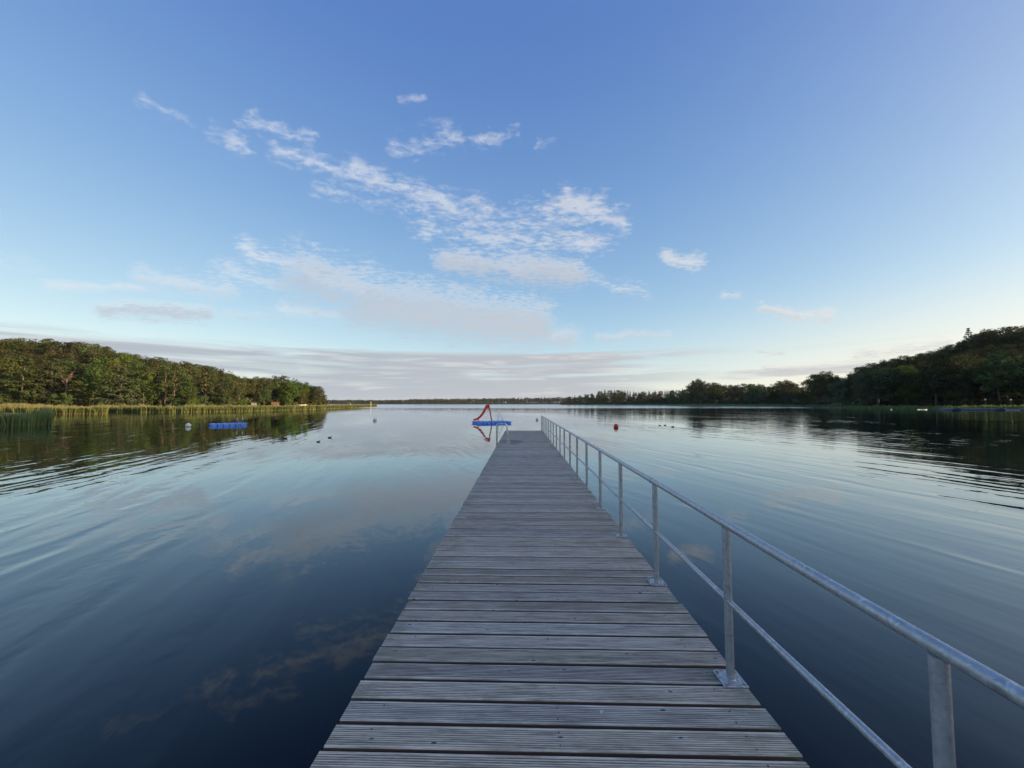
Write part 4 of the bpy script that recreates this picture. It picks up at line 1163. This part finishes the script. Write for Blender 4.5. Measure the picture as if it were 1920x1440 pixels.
mb = MB(); mb.tube([(1.65, 0, 0), (1.65, 0, 1.8)], .03, 6); mb.build('pole', M_BEAM, tent)
mb = MB(); mb.tube([(-1.65, 0, 0), (-1.65, 0, 2.1)], .03, 6); mb.build('pole', M_BEAM, tent)

def hull_mesh(L, Wd, Hh, mat, name='hull'):
    rings = []
    for f in np.linspace(0, 1, 9):
        xx = (f - .5) * L; w = Wd / 2 * (math.sin(math.pi * min(1, .32 + f * .68 if f < .5 else 1)) * 0 + (1 - max(0, (f - .45) / .55) ** 2.2)) * (.86 + .14 * min(1, f * 3)) + .02
        sh = Hh * (.9 + .25 * f ** 2)
        rings.append([(xx, -w, sh), (xx, -w * .82, sh * .35), (xx, -w * .35, 0.02), (xx, w * .35, .02), (xx, w * .82, sh * .35), (xx, w, sh), (xx, w * .88, sh), (xx, w * .7, sh * .38), (xx, -w * .7, sh * .38), (xx, -w * .88, sh)])
    mb = MB(); mb.quad_strip_ring(rings); return mb.mesh(name, mat)
HULL = hull_mesh(3.4, 1.3, .48, plain('worn_white_paint', (.52, .50, .46), .6, 0, .2, 3))
BENCH = MB(); BENCH.box((0, 0, .36), (.25, 1.0, .04)); BENCH = BENCH.mesh('thwart', M_BEAM)
HULLB = hull_mesh(3.6, 1.35, .55, plain('dark_blue_paint', (.03, .07, .24), .5))
def boat(px, py, y, rz, label, group, me=HULL, z=None, roll=0.0):
    x = (px - CX) / FPX * y
    t = thing('rowing_boat', label, 'boat', (x, y, z if z is not None else gz(x, y) + .05), rz, group)
    t.rotation_euler = (roll, 0, rz)
    link('hull', me, t)
    for xx in (-.8, .3): link('thwart', BENCH, t, (xx, 0, 0))
    return t
HULLW = hull_mesh(3.2, 1.2, .5, M_BWHITE)
bx = (563 - CX) / FPX * 172
rb = boat(563, 760, 172, .75, 'white rowing boat on trestles behind the reeds near the dark oak', None, HULLW, gz(bx, 172) + .75)
for xx in (-.9, .8):
    mb = MB(); mb.box((xx, 0, -.04), (.12, 1.1, .10), .01)
    for s_ in (-.45, .45): mb.tube([(xx, s_ * 1.15, -.85), (xx, s_, -.06)], .04, 6)
    mb.build('trestle', M_BEAM, rb)


# channel markers
def marker(px, y, h, label, top_col, low_col):
    x = (px - CX) / FPX * y
    t = thing('marker_post', label, 'marker post', (x, y, 0), 0, 'marker posts off the left point')
    mb = MB(); mb.lathe([(.16, -1.5), (.16, h * .35)], 12); mb.build('lower_post', low_col, t, True)
    mb = MB(); mb.lathe([(.12, h * .35), (.10, h), (.02, h + .1)], 12); mb.build('upper_post', top_col, t, True)
    mb = MB(); mb.box((0, 0, h * .62), (.55, .06, .45), .01); mb.build('plate', top_col, t)
M_YEL = plain('yellow_paint', (.62, .42, .05), .6)
marker(693.5, 262, 3.6, 'white marker post with yellow foot at the reed tip', M_BWHITE, M_YEL)
marker(654, 222, 3.0, 'thin yellowish marker post in the reeds of the left point', M_YEL, M_YEL)

# ------------------------------------------------------------------ blue jetty, boats and lamps on the right shore
jx0, jx1, jy = (1744 - CX) / FPX * 146, (1906 - CX) / FPX * 141, 143.0
jet = thing('floating_jetty', 'long low blue floating jetty under the dark right shore trees', 'jetty', (jx0, 146, 0), math.atan2(141 - 146, jx1 - jx0))
jl = math.hypot(jx1 - jx0, 5)
ns = 14
seg = MB(); seg.box((0, 0, .16), (jl / ns - .06, 1.9, .40), .05); SEG = seg.mesh('float_segment', plain('dull_blue_plastic', (.030, .075, .22), .55, 0, .25, 1.5))
dk = MB(); dk.box((0, 0, .39), (jl / ns - .05, 1.5, .05), .01); DK = dk.mesh('walkway', plain('pale_boards', (.42, .42, .43), .8))
for k in range(ns):
    link('float_segment', SEG, jet, ((k + .5) * jl / ns, 0, 0)); link('walkway', DK, jet, ((k + .5) * jl / ns, 0, 0))
for k in range(6):
    mb = MB(); mb.tube([((k + .5) * jl / 6, .9, -1.5), ((k + .5) * jl / 6, .9, 1.15)], .06, 8); mb.build('mooring_pole', M_BEAM, jet, True)
GB = 'boats moored at the right shore'
boat(1711, 765, 150, .1, 'white dinghy lying left of the blue jetty', GB, HULL, -.22)
boat(1770, 768, 141, -.1, 'blue rowing boat moored at the left end of the blue jetty', GB, HULLB, -.08)
boat(1872, 768, 136, -.15, 'white rowing boat moored at the right end of the blue jetty', GB, HULL, -.2)
boat(1846, 768, 137, -.1, 'blue rowing boat moored beside the white one at the jetty', GB, HULLB, -.08)
for px, y_, h_, lab in ((1823, 153, 2.9, 'lamp post with white globe, left one above the blue jetty'), (1868, 149, 2.8, 'lamp post with white globe, right one above the blue jetty')):
    x = (px - CX) / FPX * y_; z = max(.1, gz(x, y_))
    t = thing('lamp_post', lab, 'lamp post', (x, y_, z), 0, 'lamp posts by the blue jetty')
    mb = MB(); mb.lathe([(.10, -.2), (.06, .5), (.05, h_)], 10); mb.build('pole', M_BEAM, t, True)
    mb = MB(); mb.lathe([(.05, h_), (.20, h_ + .08), (.27, h_ + .28), (.20, h_ + .48), (.04, h_ + .56)], 14); mb.build('globe', M_BWHITE, t, True)

# ------------------------------------------------------------------ thin evening haze over the lake
hz = MB(); hz.box((0, 0, 38.4), (13200, 13200, 84))
hm = bpy.data.materials.new('haze'); hm.use_nodes = True
hn = hm.node_tree.nodes; hn.remove(hn['Principled BSDF'])
pv = hn.new('ShaderNodeVolumePrincipled'); pv.inputs['Color'].default_value = (.80, .88, 1.0, 1); pv.inputs['Density'].default_value = .00004
hm.node_tree.links.new(pv.outputs[0], hn['Material Output'].inputs['Volume'])
ho = hz.build('haze', hm); ho['kind'] = 'stuff'
